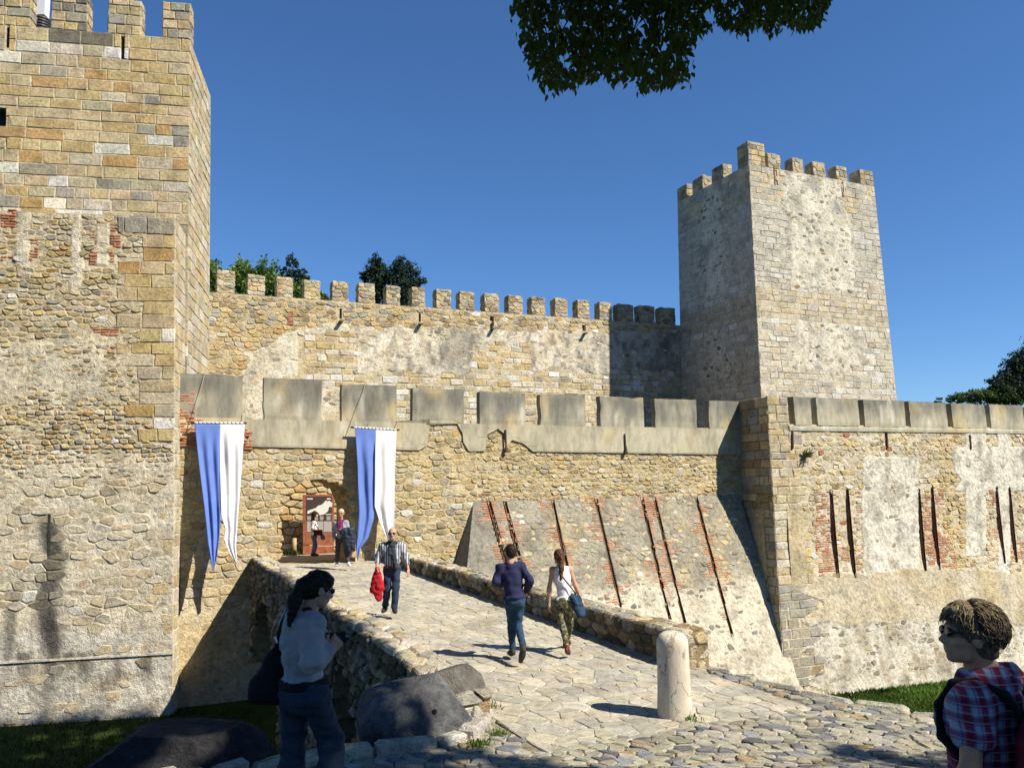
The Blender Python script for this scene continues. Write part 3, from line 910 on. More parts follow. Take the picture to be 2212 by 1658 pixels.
m.prism([(.03, -2), (TW - .03, -2), (TW - .03, 17.2), (.03, 17.2)], fr_, -TD, -.05, MORT)
SLT = []
for x, y0, y1 in ((1688, 362, 402), (1842, 390, 428)):
    a = fr_.inv(x * K, y0 * K); b = fr_.inv(x * K, y1 * K); SLT.append((a[0], b[1], a[1]))
for a, b in ((.03, TW - .03),):
    m.prism([(a, 17.2), (b, 17.2), (b, ZT - .02), (a, ZT - .02)], fr_, -.6, -.05, MORT)
    m.prism([(.03, 17.2), (TD, 17.2), (TD, ZT - .02), (.03, ZT - .02)], fl_, -.6, -.05, MORT)
    m.prism([(a, 17.2), (b, 17.2), (b, ZT - .02), (a, ZT - .02)], fr_, -TD, -TD + .6, MORT)
m.build('wall_core', M_RUBBLE, kt)
def style_k(s, z, W):
    e = min(s, W - s)
    k = .5 * vnoise(s * .7, z * .6, 61) + .3 * vnoise(s * 2, z * 2, 62)
    if e < 2.3 + 1.1 * k or z < 8.4 + k: return 0, 'ash'
    if 10.8 < z < 12.6 + .6 * k: return 0, 'ash'
    return .8 + .4 * k, 'lime'
def tint_k(s, z, W):
    t = pick(r, (LIME, 5), (PALE, 5), (SAND, 2.2), (GREY, 1.6), (WHITE, 1.2), (YEL, .4), (BROWN, .4))
    t = mixc(t, (.58, .545, .465), .5)
    if z > 17: t = mixc(t, pick(r, (YEL, 1), (GREY, 1.5), (SAND, 1)), .5)
    if 10.8 < z < 12.2: t = mixc(t, pick(r, (YEL, 1), (BROWN, 1), (SAND, 1)), .35)
    if 13 < z < 17: t = mixc(t, (.46, .44, .39), .5)
    return t
for f, W, nm, sd in ((fr_, TW, 'sunlit_skin', 0), (fl_, TD, 'shaded_skin', 50)):
    def nfk(s, z): return lerp(-.01, .018, min(1, style_k(s, z, W)[0])) + .016 * fbm(s * 1.6, z * 1.6, 70 + sd, 3)
    def tfk(s, z):
        p = style_k(s, z, W)[0]
        c = mixc((.52, .475, .38), (.64, .595, .49), max(0, min(1, p)))
        d = max(sst(.0, .5, fbm(s * .5, z * .5, 80 + sd, 3)) * sst(12.8, 15, z), .6 * sst(.1, .55, fbm(s * 1.1, z * .22, 85 + sd, 3)))
        return mixc(c, (.23, .22, .19), .7 * d)
    grid(f, .0, W, 4.5, ZT, .12, nfk, tfk, (lambda s, z: any(abs(s - c) < .1 and a < z < b for c, a, b in SLT)) if f is fr_ else None).build(nm, M_RUBBLE, kt)
    S = Stones(.05)
    for P in ashlar(110 + sd, 0, W, 5.0, ZT, (.26, .36), (.35, .95), lambda s, z: style_k(s, z, W)[1] == 'ash', .012, .022):
        c = (sum(p[0] for p in P) / 4, sum(p[1] for p in P) / 4)
        if f is fr_ and any(abs(c[0] - q) < .3 and a < c[1] < b for q, a, b in SLT): continue
        S.add(P, f, r.uniform(-.005, .03), tint_k(*c, W), r=r, uneven=.03)
    for P in rubble(111 + sd, 0, W, 5.0, ZT, .33, .22, lambda s, z: style_k(s, z, W)[1] == 'lime', .022):
        c = (sum(p[0] for p in P) / len(P), sum(p[1] for p in P) / len(P))
        if r.random() < .25: continue
        S.add(P, f, r.uniform(-.02, .05), pick(r, (LIME, 3), (GREY, 3), (BROWN, 1), (PALE, 2), (DARK, .4)), r=r, uneven=.04)
    S.emit(kt, 'ashlar_stone', M_STONE, 'small_stones', 300 if f is fr_ else 200)
m = MB()
for c, a, b in SLT: m.prism([(c - .1, a), (c + .1, a), (c + .1, b), (c - .1, b)], fr_, -.4, -.3, (.02, .018, .016)); m.prism([(c - .14, a), (c - .09, a), (c - .09, b), (c - .14, b)], fr_, -.3, .02, (.25, .12, .07))
m.build('arrow_slit', M_STONE, kt)
tf_kt = lambda q: pick(q, (GREY, 3), (SAND, 3), (BROWN, 1.6), (YEL, 1), (DARK, .5))
def tower_merlon(f, x0, x1, yt, sd, corner=0):
    a, b = fr_.inv(x0, yt) if f is fr_ else fl_.inv(x0, yt), (fr_ if f is fr_ else fl_).inv(x1, yt)
    s0, s1 = sorted((a[0], b[0]))
    stone_merlon(kt, f, s0, s1, ZT - .02, max(a[1], b[1]) if not corner else corner, .0, .65, sd, tf_kt, (.36, .24), kind='rubble')
kz = lambda y: 280 + y / 3.948
kx = lambda x: (1420 + x / 3.948) * K
z_m = fr_.inv(kx(1050), kz(200) * K)[1]
stone_merlon(kt, fr_, 0, 1.15, ZT - .02, z_m + .42, 0, .9, 201, tf_kt, (.5, .28), kind='ashlar')
for i, (x0, x1, y) in enumerate(((985, 1100, 195), (1210, 1308, 228), (1398, 1508, 268), (1608, 1704, 308))):
    a, b = fr_.inv(kx(x0), kz(y) * K), fr_.inv(kx(x1), kz(y) * K)
    stone_merlon(kt, fr_, a[0], b[0], ZT - .02, z_m, 0, .65, 202 + i, tf_kt, (.34, .22))
stone_merlon(kt, fr_, TW - 1.05, TW, ZT - .02, z_m + .05, 0, .8, 210, tf_kt, (.45, .28), kind='ashlar')
for i, (x0, x1, y) in enumerate(((575, 470, 300), (392, 298, 410))):
    a, b = fl_.inv(kx(x0), kz(y) * K), fl_.inv(kx(x1), kz(y) * K)
    s0, s1 = sorted((a[0], b[0]))
    stone_merlon(kt, fl_, s0, s1, ZT - .02, z_m, 0, .65, 220 + i, tf_kt, (.36, .24))
stone_merlon(kt, fl_, TD - .95, TD, ZT - .02, z_m + .02, 0, .8, 224, tf_kt, (.4, .28), kind='ashlar')
for i, s in enumerate((1.6, 3.4, 5.2, 7.0)):                # far parapet
    g = frame2(PC + V3 * TD, U3, V3, warp_t)
    stone_merlon(kt, g, s, s + .95, ZT - .02, z_m - .15, 0, .6, 230 + i, tf_kt, (.5, .3))

# ================================================================= OUTER BASTION, RIGHT
r = random.Random(13)
JP = np.array(fg(SE, 0, 0))
q = onpl(1656, 856, JP, U3)
BP = float(-np.dot(q - JP, V3))                             # how far it stands out
BC = np.array([q[0], q[1], 0.0])
ZBT = float(q[2])
TB = math.radians(23.3)
UB = np.array([math.cos(TB), math.sin(TB), 0]); OB = np.array([math.sin(TB), -math.cos(TB), 0])
def bat(z): return .028 * (6.2 - z) + .10 * max(0, .6 - z) 
def fB(s, z, n=0.0):                                        # sunlit front, battered
    b = bat(z)
    p = BC + UB * (s - b * .8 * max(0, 1 - s / 3)) + OB * (n + b)
    return (p[0], p[1], z)
def fBs(a, z, n=0.0):                                       # shaded return, a runs back towards the gate wall
    b = bat(z)
    p = BC + V3 * (a - b * (1 - a / BP)) - U3 * (n + b * .8)
    return (p[0], p[1], z)
def invB(x, y):
    z = 3.0
    for _ in range(14):
        q = onpl(x, y, BC + OB * bat(z), OB); z = float(q[2])
    s = float(np.dot(q - BC - OB * bat(z), UB))
    return s, z
bas = thing('bastion_wall', fB(5, -4, -.5), 'projecting sunlit outer wall on the right with grey rendered merlons, brick patches and narrow slots', 'wall')
BW = 19.0
zpb = invB(1735, 930)[1]; zpc = invB(1890, 920)[1]
bslots = [((1795, 1057), (1812, 1247)), ((1830, 1057), (1847, 1247)), ((1984, 1055), (1999, 1232)), ((2013, 1053), (2029, 1228)), ((2152, 1053), (2170, 1216)), ((2180, 1053), (2196, 1214))]
small_sl = [((1712, 931), (1713, 968)), ((1914, 934), (1916, 967)), ((2094, 940), (2096, 970))]
BSL = [(invB(*a), invB(*b)) for a, b in bslots + small_sl]
def in_bs(s, z, hw):
    return any(zb_ - .03 < z < za + .03 and abs(s - lerp(sa, sb, (z - za) / (zb_ - za))) < hw for (sa, za), (sb, zb_) in BSL)
m = MB()
m.prism([(.15, -8), (BW, -8), (BW, 4.7), (.15, 4.7)], lambda s, z, n: fB(s, z, n - .8), -1.3, 0, MORT)
m.prism([(0.15, -8), (BP + .3, -8), (BP + .3, 4.7), (0.15, 4.7)], lambda s, z, n: fBs(s, z, n - .8), -.8, 0, MORT)
m.build('wall_core', M_RUBBLE, bas)
def style_b2(s, z):
    x, y = proj(fB(s, z))
    k = .5 * vnoise(s * .6, z * .6, 91) + .3 * vnoise(s * 1.7, z * 1.7, 92)
    q = 1740 + (y - 1000) * .05 + 24 * math.sin(z * 6)
    if x < q and y > 870: return 0, 'quoin'
    if y > 1345 + 20 * k: return .62, 'foot'
    if y > 1235 + 25 * k: return .95 + .3 * k, 'ochre'
    if y > 985 + 20 * k and (1862 + 8 * k < x < 1985): return .85 + .3 * k, 'lime'
    if y > 965 and 2060 + 60 * k < x and y < 1060: return .85 + .3 * k, 'lime'
    if 2085 < x < 2130 and y < 1200: return .8, 'lime'
    if 2155 < x < 2182: return .9, 'lime'
    if 2025 < x < 2090: return .05, 'gold'
    return .2, 'rub'
def nf2(s, z):
    p, kd = style_b2(s, z)
    return lerp(-.014, .026, min(1, p)) + .02 * fbm(s * 1.6, z * 1.7, 93, 3) + .01 * vnoise(s * 8, z * 8, 94)
def tf2(s, z):
    p, kd = style_b2(s, z)
    c = mixc(MORT, CHALK, min(1, max(0, .35 + .6 * p)))
    if kd == 'ochre': c = mixc((.47, .385, .245), (.54, .49, .38), .5 + .9 * vnoise(s * .7, z * .9, 95))
    if kd == 'foot': c = mixc((.57, .53, .44), (.40, .35, .26), sst(0, .5, vnoise(s * 2.2, z * .8, 96)))
    if kd == 'lime': c = mixc(mixc(c, (.66, .62, .54), .6), (.30, .27, .21), .6 * sst(.1, .45, fbm(s * 1.8, z * 1.2, 98, 3)))
    return c
grid(fB, 0.0, BW, -7.6, 4.95, .06, nf2, tf2, lambda s, z: in_bs(s, z, .05)).build('render_skin', M_RUBBLE, bas)
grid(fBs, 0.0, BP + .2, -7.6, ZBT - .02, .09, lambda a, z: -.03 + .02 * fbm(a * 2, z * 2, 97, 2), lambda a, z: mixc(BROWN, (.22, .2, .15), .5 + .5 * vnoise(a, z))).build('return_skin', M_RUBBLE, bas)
m = MB()
for (sa, za), (sb, zb_) in BSL:
    m.add([fB(sa - .06, za, -.06), fB(sb - .06, zb_, -.06), fB(sb + .06, zb_, -.06), fB(sa + .06, za, -.06)], [(0, 1, 2, 3)], (.15, .075, .045))
    for sg in (-.053, .053):
        m.add([fB(sa + sg, za, .03), fB(sb + sg, zb_, .03), fB(sb + sg, zb_, -.3), fB(sa + sg, za, -.3)], [(0, 1, 2, 3)], (.2, .10, .06))
m.build('slot_sides', M_BRICK, bas)
m = MB()
for (sa, za), (sb, zb_) in BSL[6:]:
    m.tube([fB(sa, za, .03), fB(sb, zb_, .03)], .045, 6, (.13, .07, .05))
m.build('rusty_bracket', M_BRICK, bas)
bb = [(1765, 1795, 1060, 1120), (1848, 1870, 1060, 1075), (1850, 1870, 1095, 1108), (1775, 1795, 1120, 1245), (1855, 1880, 1165, 1245), (1815, 1832, 1180, 1215), (2000, 2012, 1070, 1160), (2016, 2038, 1057, 1090), (2012, 2055, 1150, 1235), (2140, 2155, 1055, 1100), (2138, 2154, 1140, 1170), (2184, 2212, 1170, 1220), (2008, 2028, 1110, 1230), (2140, 2160, 1195, 1220)]
S = Stones()
for a, b, c, d in bb:
    p = invB(a, d); q = invB(b, c)
    for P in ashlar(int(a + c), p[0], q[0], p[1], q[1], (.07, .085), (.16, .28), None, .006, .005):
        cx, cz = sum(p[0] for p in P) / 4, P[0][1]
        if in_bs(cx, cz, .09) or r.random() > .72 + .8 * vnoise(cx * 2, cz * 2.5, 4): continue
        S.add(P, fB, r.uniform(.01, .04), mixc(vary(REDB, r, .3), (.36, .26, .16), r.uniform(0, .55)), r=r)
S.emit(bas, 'brick', M_BRICK, 'small_bricks', 300)
S = Stones()
def keep_2(s, z):
    if z > 4.2 and s > 0.9 and z > zpb - .02: return False
    x, y = proj(fB(s, z))
    return not in_bs(s, z, .13) and not (style_b2(s, z)[1] != 'lime' and any(a + 3 < x < b - 3 and c < y < d for a, b, c, d in bb))
for P in rubble(121, 0, BW, -4.6, zpb, .33, .19, lambda s, z: keep_2(s, z) and style_b2(s, z)[1] != 'quoin', .01):
    c = (sum(p[0] for p in P) / len(P), sum(p[1] for p in P) / len(P)); p, kd = style_b2(*c)
    if kd in ('lime', 'ochre') and r.random() < .5: continue
    if kd == 'foot' and r.random() < .2: continue
    t = {'gold': lambda: pick(r, (YEL, 4), (SAND, 3), (ORANGE, 1.2), (BROWN, 1)), 'foot': lambda: pick(r, (GREY, 3), ((.22, .2, .17), 3), (LIME, 2)),
         'lime': lambda: pick(r, (GREY, 2), (LIME, 3), (BROWN, 1)), 'ochre': lambda: pick(r, (SAND, 3), (LIME, 2), (BROWN, .6))}.get(kd, lambda: pick(r, (SAND, 5), (LIME, 4), (YEL, 2), (PALE, 2), (BROWN, 1), (REDB, .25), (WHITE, .4)))()
    S.add(P, fB, r.uniform(-.02, .045), t, r=r, uneven=.045, bev=.03)
for P in ashlar(122, 0, 1.6, -4.6, zpb + .02, (.27, .36), (.45, .9), lambda s, z: style_b2(s, z)[1] == 'quoin', .012, .02):
    c = (sum(p[0] for p in P) / 4, sum(p[1] for p in P) / 4)
    t = pick(r, (SAND, 4), (LIME, 4), (PALE, 2), (YEL, 1.2), (GREY, 1)) if c[1] > -.9 else pick(r, (GREY, 4), (BROWN, 1))
    S.add(P, fB, r.uniform(.0, .035), t, r=r, uneven=.03)
for P in ashlar(123, 0, 1.0, zpb + .02, ZBT, (.27, .36), (.4, .8), None, .012, .02):
    S.add(P, fB, r.uniform(.0, .03), pick(r, (GREY, 4), (SAND, 2), (LIME, 2), (WHITE, .5)), r=r, uneven=.03)
S.emit(bas, 'rubble_stone', M_STONE, 'small_rubble_stones', 300)
S = Stones()
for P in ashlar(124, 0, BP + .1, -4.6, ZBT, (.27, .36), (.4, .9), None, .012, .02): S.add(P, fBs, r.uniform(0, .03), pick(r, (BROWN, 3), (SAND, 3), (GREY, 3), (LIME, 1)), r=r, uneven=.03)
S.emit(bas, 'return_stone', M_STONE, 'hidden_return_stones', 150)
m = MB()
m.prism([(.1, 4.6), (.95, 4.6), (.95, ZBT), (.1, ZBT)], fB, -.5, -.03, MORT)
m.prism([(.05, 4.6), (BP + .1, 4.6), (BP + .1, ZBT - .02), (.05, ZBT - .02)], fBs, -.5, -.03, MORT)
m.build('corner_block', M_RUBBLE, bas)
bm = [(1712, 1748, 857, 858), (1760, 1850, 858, 862), (1862, 1950, 863, 866), (1960, 2040, 866, 870), (2052, 2124, 870, 873), (2134, 2206, 873, 876), (2216, 2290, 877, 880), (2300, 2370, 881, 884)]
for x0, x1, y0, y1 in bm:
    a, b = invB(x0, y0), invB(x1, y1)
    plaster_block(bas, 'merlon', fB, max(.96, a[0]), b[0], zpc - .02, (a[1] + b[1]) / 2, -.30, .06, lambda s, z, q=x0, t=(a[1] + b[1]) / 2: plaster_tint(s, z, zpb, t, 7.7))
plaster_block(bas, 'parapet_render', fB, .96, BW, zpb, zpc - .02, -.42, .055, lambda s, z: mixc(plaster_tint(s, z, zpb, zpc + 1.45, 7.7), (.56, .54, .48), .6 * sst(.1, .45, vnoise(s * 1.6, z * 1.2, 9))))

# ================================================================= BRIDGE
r = random.Random(14)
br = thing('stone_bridge', tuple(fg(0, -2, 8)), 'old stone bridge with low parapets leading over the grassy ditch to the gate', 'bridge')
PE = 16.3
def zdeck(p): return .03 + .028 * (PE - p)
LI, LO, RI, RO = -1.68, -2.2, 1.75, 2.25
def ztop_l(p): return lerp(.80, .46, p / PE) - .10 * sst(14.8, 16.8, p)
def ztop_r(p): return lerp(.86, .54, p / PE)
PEL = 17.4
archs = [(-.2, 5.2, -.2), (10.3, 13.5, -.25)]
def zarch(p):
    for a, b, t in archs:
        c, h = (a + b) / 2, (b - a) / 2
        u = abs(p - c) / h
        if u < 1: return t - 2.6 * u ** 2.2
    return -9
fL = lambda p, z, n=0.0: fg(LO - n, z, p)                   # shaded outer side
fRo = lambda p, z, n=0.0: fg(RO + n, z, p)
m = MB()
N = 88
for i in range(N):
    p0, p1 = PEL * i / N, PEL * (i + 1) / N; pm = (p0 + p1) / 2
    zu = max(zarch(pm), -4.0)
    zt = min(zdeck(p0), zdeck(p1)) - .03
    if zu > -3.9: 
        m.prism([(p0, zu), (p1, zu), (p1, zt), (p0, zt)], fL, -(RO - LO) + .05, -.06, BROWN)
    else: m.prism([(p0, -4), (p1, -4), (p1, zt), (p0, zt)], fL, -(RO - LO) + .05, -.06, BROWN)
m.build('bridge_core', M_RUBBLE, br)
for (si, so, zt) in ((LI, LO, ztop_l), (RI, RO, ztop_r)):
    m = MB()
    a, b = sorted((si, so))
    n = 40
    pe = PEL if so == LO else PE
    for i in range(n):
        p0, p1 = pe * i / n, pe * (i + 1) / n
        m.prism([(p0, -.3), (p1, -.3), (p1, zt(p1) - .05), (p0, zt(p0) - .05)], lambda p, z, q: fg(q, z, p), a + .04, b - .04, BROWN)
    m.build('parapet_core', M_RUBBLE, br)
S = Stones(0, .5)
cz_ = lambda P, zt: [(x, min(z, zt(x) - .035)) for x, z in P]
moss_shade = lambda: mixc(pick(r, (BROWN, 4), (GREY, 3), ((.13, .12, .07), 4), (SAND, 1.2), (LIME, 1)), (.10, .095, .06), .35)  # mossy side stones, with the shade of the sides mixed into the colour
topc = lambda: pick(r, (GREY, 3), (LIME, 4), (SAND, 2), (PALE, 1.2), (BROWN, 1))
fRi = lambda p, z, n=0.0: fg(RI - n, z, p)
for P in rubble(131, 0, PE, 0, .9, .30, .17, None, .008):
    c = (sum(q[0] for q in P) / len(P), sum(q[1] for q in P) / len(P))
    if c[1] > ztop_r(c[0]) - .05 or c[1] < zdeck(c[0]) - .12: continue
    S.add(cz_(P, ztop_r), fRi, r.uniform(-.01, .05), moss_shade(), r=r, uneven=.05, bev=.03)
for P in rubble(132, 0, PE, RI, RO, .36, .22, None, .007):
    zt = lambda p, s, n=0.0: fg(s, ztop_r(p) - .03 + n, p)
    S.add(P, zt, r.uniform(.0, .05), topc(), r=r, uneven=.05, bev=.03)
for P in rubble(133, 0, PEL, LO, LI, .36, .22, None, .007):
    zt = lambda p, s, n=0.0: fg(s, ztop_l(p) - .03 + n, p)
    S.add(P, zt, r.uniform(.0, .05), topc(), r=r, uneven=.05, bev=.03)
fe = lambda s, z, n=0.0: fg(s, z, PE + n)
for P in rubble(134, RI, RO, -.1, .52, .26, .2, None, .014): S.add(P, fe, r.uniform(0, .05), pick(r, (SAND, 3), (LIME, 3), (GREY, 1)), r=r, uneven=.05)
fe2 = lambda s, z, n=0.0: fg(s, z, PEL + n)
for P in rubble(135, LO, LI, -.2, .36, .3, .14, None, .01): S.add(P, fe2, r.uniform(0, .09), topc(), r=r, uneven=.06)
fLi = lambda p, z, n=0.0: fg(LI + n, z, p)
for P in rubble(136, 14.0, PEL, 0, .5, .3, .14, None, .012):
    c = (sum(q[0] for q in P) / len(P), sum(q[1] for q in P) / len(P))
    if c[1] < ztop_l(c[0]) - .05: S.add(cz_(P, ztop_l), fLi, r.uniform(0, .06), topc(), r=r, uneven=.05)
S.emit(br, 'parapet_stone', M_STONE, 'small_parapet_stones', 300)
S = Stones(0, .5)
for P in rubble(137, 0, PEL, -3.4, .9, .34, .16, None, .015):
    c = (sum(q[0] for q in P) / len(P), sum(q[1] for q in P) / len(P))
    if c[1] > ztop_l(c[0]) - .04 or c[1] < zarch(c[0]) + .05 and zarch(c[0]) > -5: continue
    S.add(cz_(P, ztop_l), fL, r.uniform(-.01, .06), moss_shade(), r=r, uneven=.05, bev=.03)
for P in rubble(138, 0, PE, -3.4, .9, .5, .28, lambda p, z: z < ztop_r(p) - .05 and not (zarch(p) > -5 and z < zarch(p)), .015): S.add(cz_(P, ztop_r), fRo, r.uniform(-.01, .05), moss_shade(), r=r)
S.emit(br, 'side_stone', M_STONE, 'small_side_stones', 300)
S = Stones(0, 1)
fdk = lambda p, s, n=0.0: fg(s, (zdeck(p) if p < PE else .03 * (1 - sst(PE, 18.6, p)) + .004) + n, p)
for P in rubble(139, 0, 18.8, LI, RI + .1, .30, .25, None, .004, .47):
    t = pick(r, (LIME, 4), (PALE, 3), ((.40, .38, .33), 3), (SAND, 1.2), (GREY, .8), ((.42, .34, .26), .5))
    S.add(P, fdk, r.uniform(.001, .007), mixc(t, (.34, .32, .265), .66), r=r, uneven=.010, bev=.008)
m = MB()
for i in range(94):
    p0, p1 = i * .2, i * .2 + .2
    m.add([fdk(p0, LI, -.004), fdk(p1, LI, -.004), fdk(p1, RI + .1, -.004), fdk(p0, RI + .1, -.004)], [(0, 1, 2, 3)], vary((.27, .25, .19), r, .1))
m.build('deck_bed', M_PAVE, br)
S.emit(br, 'paving_slab', M_PAVE, 'small_paving_slabs', 300)

# ================================================================= GROUND
def zplaza(x, y): return max(0.0, 8.3 - y) * .125
def side_of(x, y): return (x - .6) * U3[0] + (y - 12.0) * U3[1]
def kerb_y(x):
    if x > -.62: return 10.3
    if x > -1.9: return lerp(8.62, 9.15, (x + 1.9) / 1.28)
    if x > -2.55: return 8.2 + .646 * (x + 2.55)
    return max(2.0, 8.2 + .69 * (x + 2.55))
def edge_y(x): return 10.97 + .335 * (x - 3.61)
def zground(x, y):
    if side_of(x, y) > 0 and x > .5:
        b = zplaza(x, y) - .05
        d = y - edge_y(x)
        if x < 3.2: d = min(d, y - 11.6) if False else max(d, y - 12.2)
        if x > 7: d = y - edge_y(7) - .2 * (x - 7)
        return b - min(7.2, max(0, d) * 2.6)
    d = y - kerb_y(x)
    b = zplaza(x, y) - .05 - .03 * sst(0, .4, d)
    return b - min(3.25, .225 * max(0, d - .2) + .12 * sst(0.2, 2.0, d))
m = MB()
xs = [-400, -150, -70, -40] + [-26 + i * .4 for i in range(150)] + [45, 80, 160, 400]
ys = [-300, -100, -40, -20] + [-10 + i * .4 for i in range(145)] + [60, 80, 130, 260, 700]
vs = [(x, y, zground(x, y) - .02) for y in ys for x in xs]
nx = len(xs)
m.add(vs, [(j * nx + i, j * nx + i + 1, (j + 1) * nx + i + 1, (j + 1) * nx + i) for j in range(len(ys) - 1) for i in range(nx - 1)])
mg, t, b = newmat('turf')
f1 = noise_fac(t, 1.2, 5, .65); f2 = noise_fac(t, 30, 3, .7)
c = mixf(t, ramp(t, f1, (.35, 0.0), (.7, 1.0)), (.024, .05, .010), (.05, .08, .016))
t.links.new(mul(t, c, ramp(t, f2, (.3, .6), (.7, 1.2))), b.inputs['Base Color'])
b.inputs['Roughness'].default_value = .95; b.inputs['Specular IOR Level'].default_value = .1
bump(t, b, ((f2, .8),), .04)
m.build('ground', mg, None, kind='structure', smooth=True)
# plaza
plaza_poly = [(-9, -6), (9, -6), (9, 8.9), (4.75, 9.55), (4.0, 10.3), (3.6, 10.9), (2.9, 12.3), (2.55, 12.95), (-.5, 11.4), (-.42, 10.2), (-.6, 9.2), (-1.9, 8.62), (-2.55, 8.2), (-4, 7.2), (-9, 4.6)]
plaza = thing('plaza', (1.5, 8, 0), None, None, kind='structure')
m = MB()
st = .25
for j in range(-24, 54):
    for i in range(-36, 37):
        x, y = i * st, j * st
        if inpoly(x + st / 2, y + st / 2, plaza_poly):
            m.add([(a, b_, zplaza(a, b_) - .010) for a, b_ in ((x, y), (x + st, y), (x + st, y + st), (x, y + st))], [(0, 1, 2, 3)], vary((.19, .17, .115), r, .2))
m.build('joint_bed', M_PAVE, plaza)
tl = math.radians(-14)
ct, sn = math.cos(tl), math.sin(tl)
def fpz(a, b, n=0.0):
    x, y = a * ct - b * sn + 1, a * sn + b * ct + 9
    return (x, y, zplaza(x, y) + .0 + n)
S = Stones(0, 1)
def deck_zone(x, y):
    q = np.dot(np.array([x, y, 0]) - np.array(fg(0, 0, 0)), -V3); s = np.dot(np.array([x, y, 0]) - np.array(fg(0, 0, 0)), U3)
    return q < 18.7 and LI - .05 < s < RI + .15
def keep_p(a, b):
    x, y, z = fpz(a, b)
    return inpoly(x, y, plaza_poly) and not deck_zone(x, y) and -4 < x < 7 and 5.2 < y
cob = lambda: pick(r, ((.27, .25, .20), 4), ((.31, .29, .23), 4), ((.18, .18, .185), 2.4), ((.34, .32, .26), 2), ((.30, .23, .14), .6), ((.12, .12, .13), 1.0))
for P in rubble(141, -6, 8, -5, 5, .185, .125, keep_p, .006, .42):
    x, y, z = fpz(*P[0])
    S.add(P, fpz, r.uniform(.006, .022), cob(), back=.02, r=r, uneven=.018, bev=.016)
S.emit(plaza, 'cobblestone', M_PAVE, 'small_cobbles', 300)
# ================================================================= BANNERS
r = random.Random(15)
def cloth_mat(name, c, tr=.25):
    m, t, b = newmat(name)
    f = noise_fac(t, 3, 4, .6); f2 = noise_fac(t, 260, 2, .5)
    cc = mul(t, mul(t, c, ramp(t, f, (.3, .9), (.7, 1.06))), ramp(t, f2, (.3, .93), (.7, 1.05)))
    t.links.new(cc, b.inputs['Base Color'])
    b.inputs['Roughness'].default_value = .8; b.inputs['Specular IOR Level'].default_value = .15
    tl_ = nd(t, 'ShaderNodeBsdfTranslucent'); t.links.new(cc, tl_.inputs['Color'])
    mx = nd(t, 'ShaderNodeMixShader'); mx.inputs[0].default_value = tr
    t.links.new(b.outputs[0], mx.inputs[1]); t.links.new(tl_.outputs[0], mx.inputs[2])
    t.links.new(mx.outputs[0], t.nodes['Material Output'].inputs['Surface'])
    return m
M_BLUE = cloth_mat('blue_cloth', (.15, .24, .62)); M_WHITE = cloth_mat('white_cloth', (.80, .80, .83)); M_DMET = plain('dark_metal', (.05, .045, .04), .5, metal=.3)
M_ROPE = plain('rope', (.33, .28, .2), .9)
zq = lambda p: ((360 + p[0] / 3.948) * K, (860 + p[1] / 3.948) * K)
def along(path, y):
    path = sorted(path, key=lambda p: p[1])
    if y <= path[0][1]: return path[0][0]
    for (xa, ya), (xb, yb) in zip(path, path[1:]):
        if ya <= y <= yb: return xa + (xb - xa) * (y - ya) / max(1e-6, yb - ya)
    return path[-1][0]
def cloth(name, left, right, mat, root, nfun, seed, ph, nfold=2.2):
    L = [zq(p) for p in left]; Rr = [zq(p) for p in right]
    y0 = max(L[0][1], Rr[0][1]) if False else None
    ny, nx = 64, 18
    m = MB(); vs = []
    for j in range(ny + 1):
        v = j / ny
        yl = lerp(L[0][1], L[-1][1], v); yr = lerp(Rr[0][1], Rr[-1][1], v)
        xl, xr = along(L, yl), along(Rr, yr)
        for i in range(nx + 1):
            u = i / nx
            x, y = lerp(xl, xr, u), lerp(yl, yr, u)
            n0 = nfun(v)
            fo = .05 * sst(0, .25, v) * math.sin(u * math.pi * 2 * nfold + ph + 1.2 * math.sin(v * 4 + ph)) + .05 * fbm(u * 2.2, v * 2.5, seed, 2) * sst(0, .2, v)
            n = max(.12, n0 + fo)
            s, z = fg.inv(x, y, n)
            vs.append(fg(s, z, n))
    fs = [(j * (nx + 1) + i, j * (nx + 1) + i + 1, (j + 1) * (nx + 1) + i + 1, (j + 1) * (nx + 1) + i) for j in range(ny) for i in range(nx)]
    m.add(vs, fs, (.5, .5, .5))
    o = m.build(name, mat, root, smooth=True)
    sm = o.modifiers.new('thick', 'SOLIDIFY'); sm.thickness = .006
    return o
def pt(x, y, n): return fg(*fg.inv(x * K, y * K, n), n)
b1 = thing('hanging_banner', pt(476, 919, .32), 'blue and white swallowtail banner next to the big left tower', 'banner', 'blue and white banners on the gate wall')
n1 = lambda v: .32 + .85 * v ** 1.3
cloth('blue_cloth', [(248, 240), (270, 430), (290, 600), (330, 950), (360, 1270), (405, 1505)], [(466, 240), (470, 650), (475, 1040), (465, 1210), (440, 1400), (412, 1505)], M_BLUE, b1, n1, 1, .4)
cloth('white_cloth', [(466, 240), (470, 650), (478, 1035), (515, 1150), (500, 1230), (540, 1330), (606, 1445)], [(680, 240), (665, 480), (650, 700), (615, 1150), (605, 1300), (617, 1445)], M_WHITE, b1, n1, 2, 2.0)
def bar(root, xa, ya, xb, yb, n, ropes):
    m = MB(); m.tube([pt(xa, ya, n), pt(xb, yb, n)], .028, 8); m.build('pole', M_DMET, root, smooth=True)
    for i in range(12):
        t_ = (i + .5) / 12
        p = Vector(pt(lerp(xa, xb, .06 + .88 * t_), lerp(ya, yb, .06 + .88 * t_), n))
        d = Vector(fg.u) * .05
        MB().tube([p - d, p + d], .033, 8).build('lashing', M_WHITE, root, smooth=True)
    for p0, p1 in ropes: MB().tube([p0, p1], .011, 5).build('rope', M_ROPE, root)
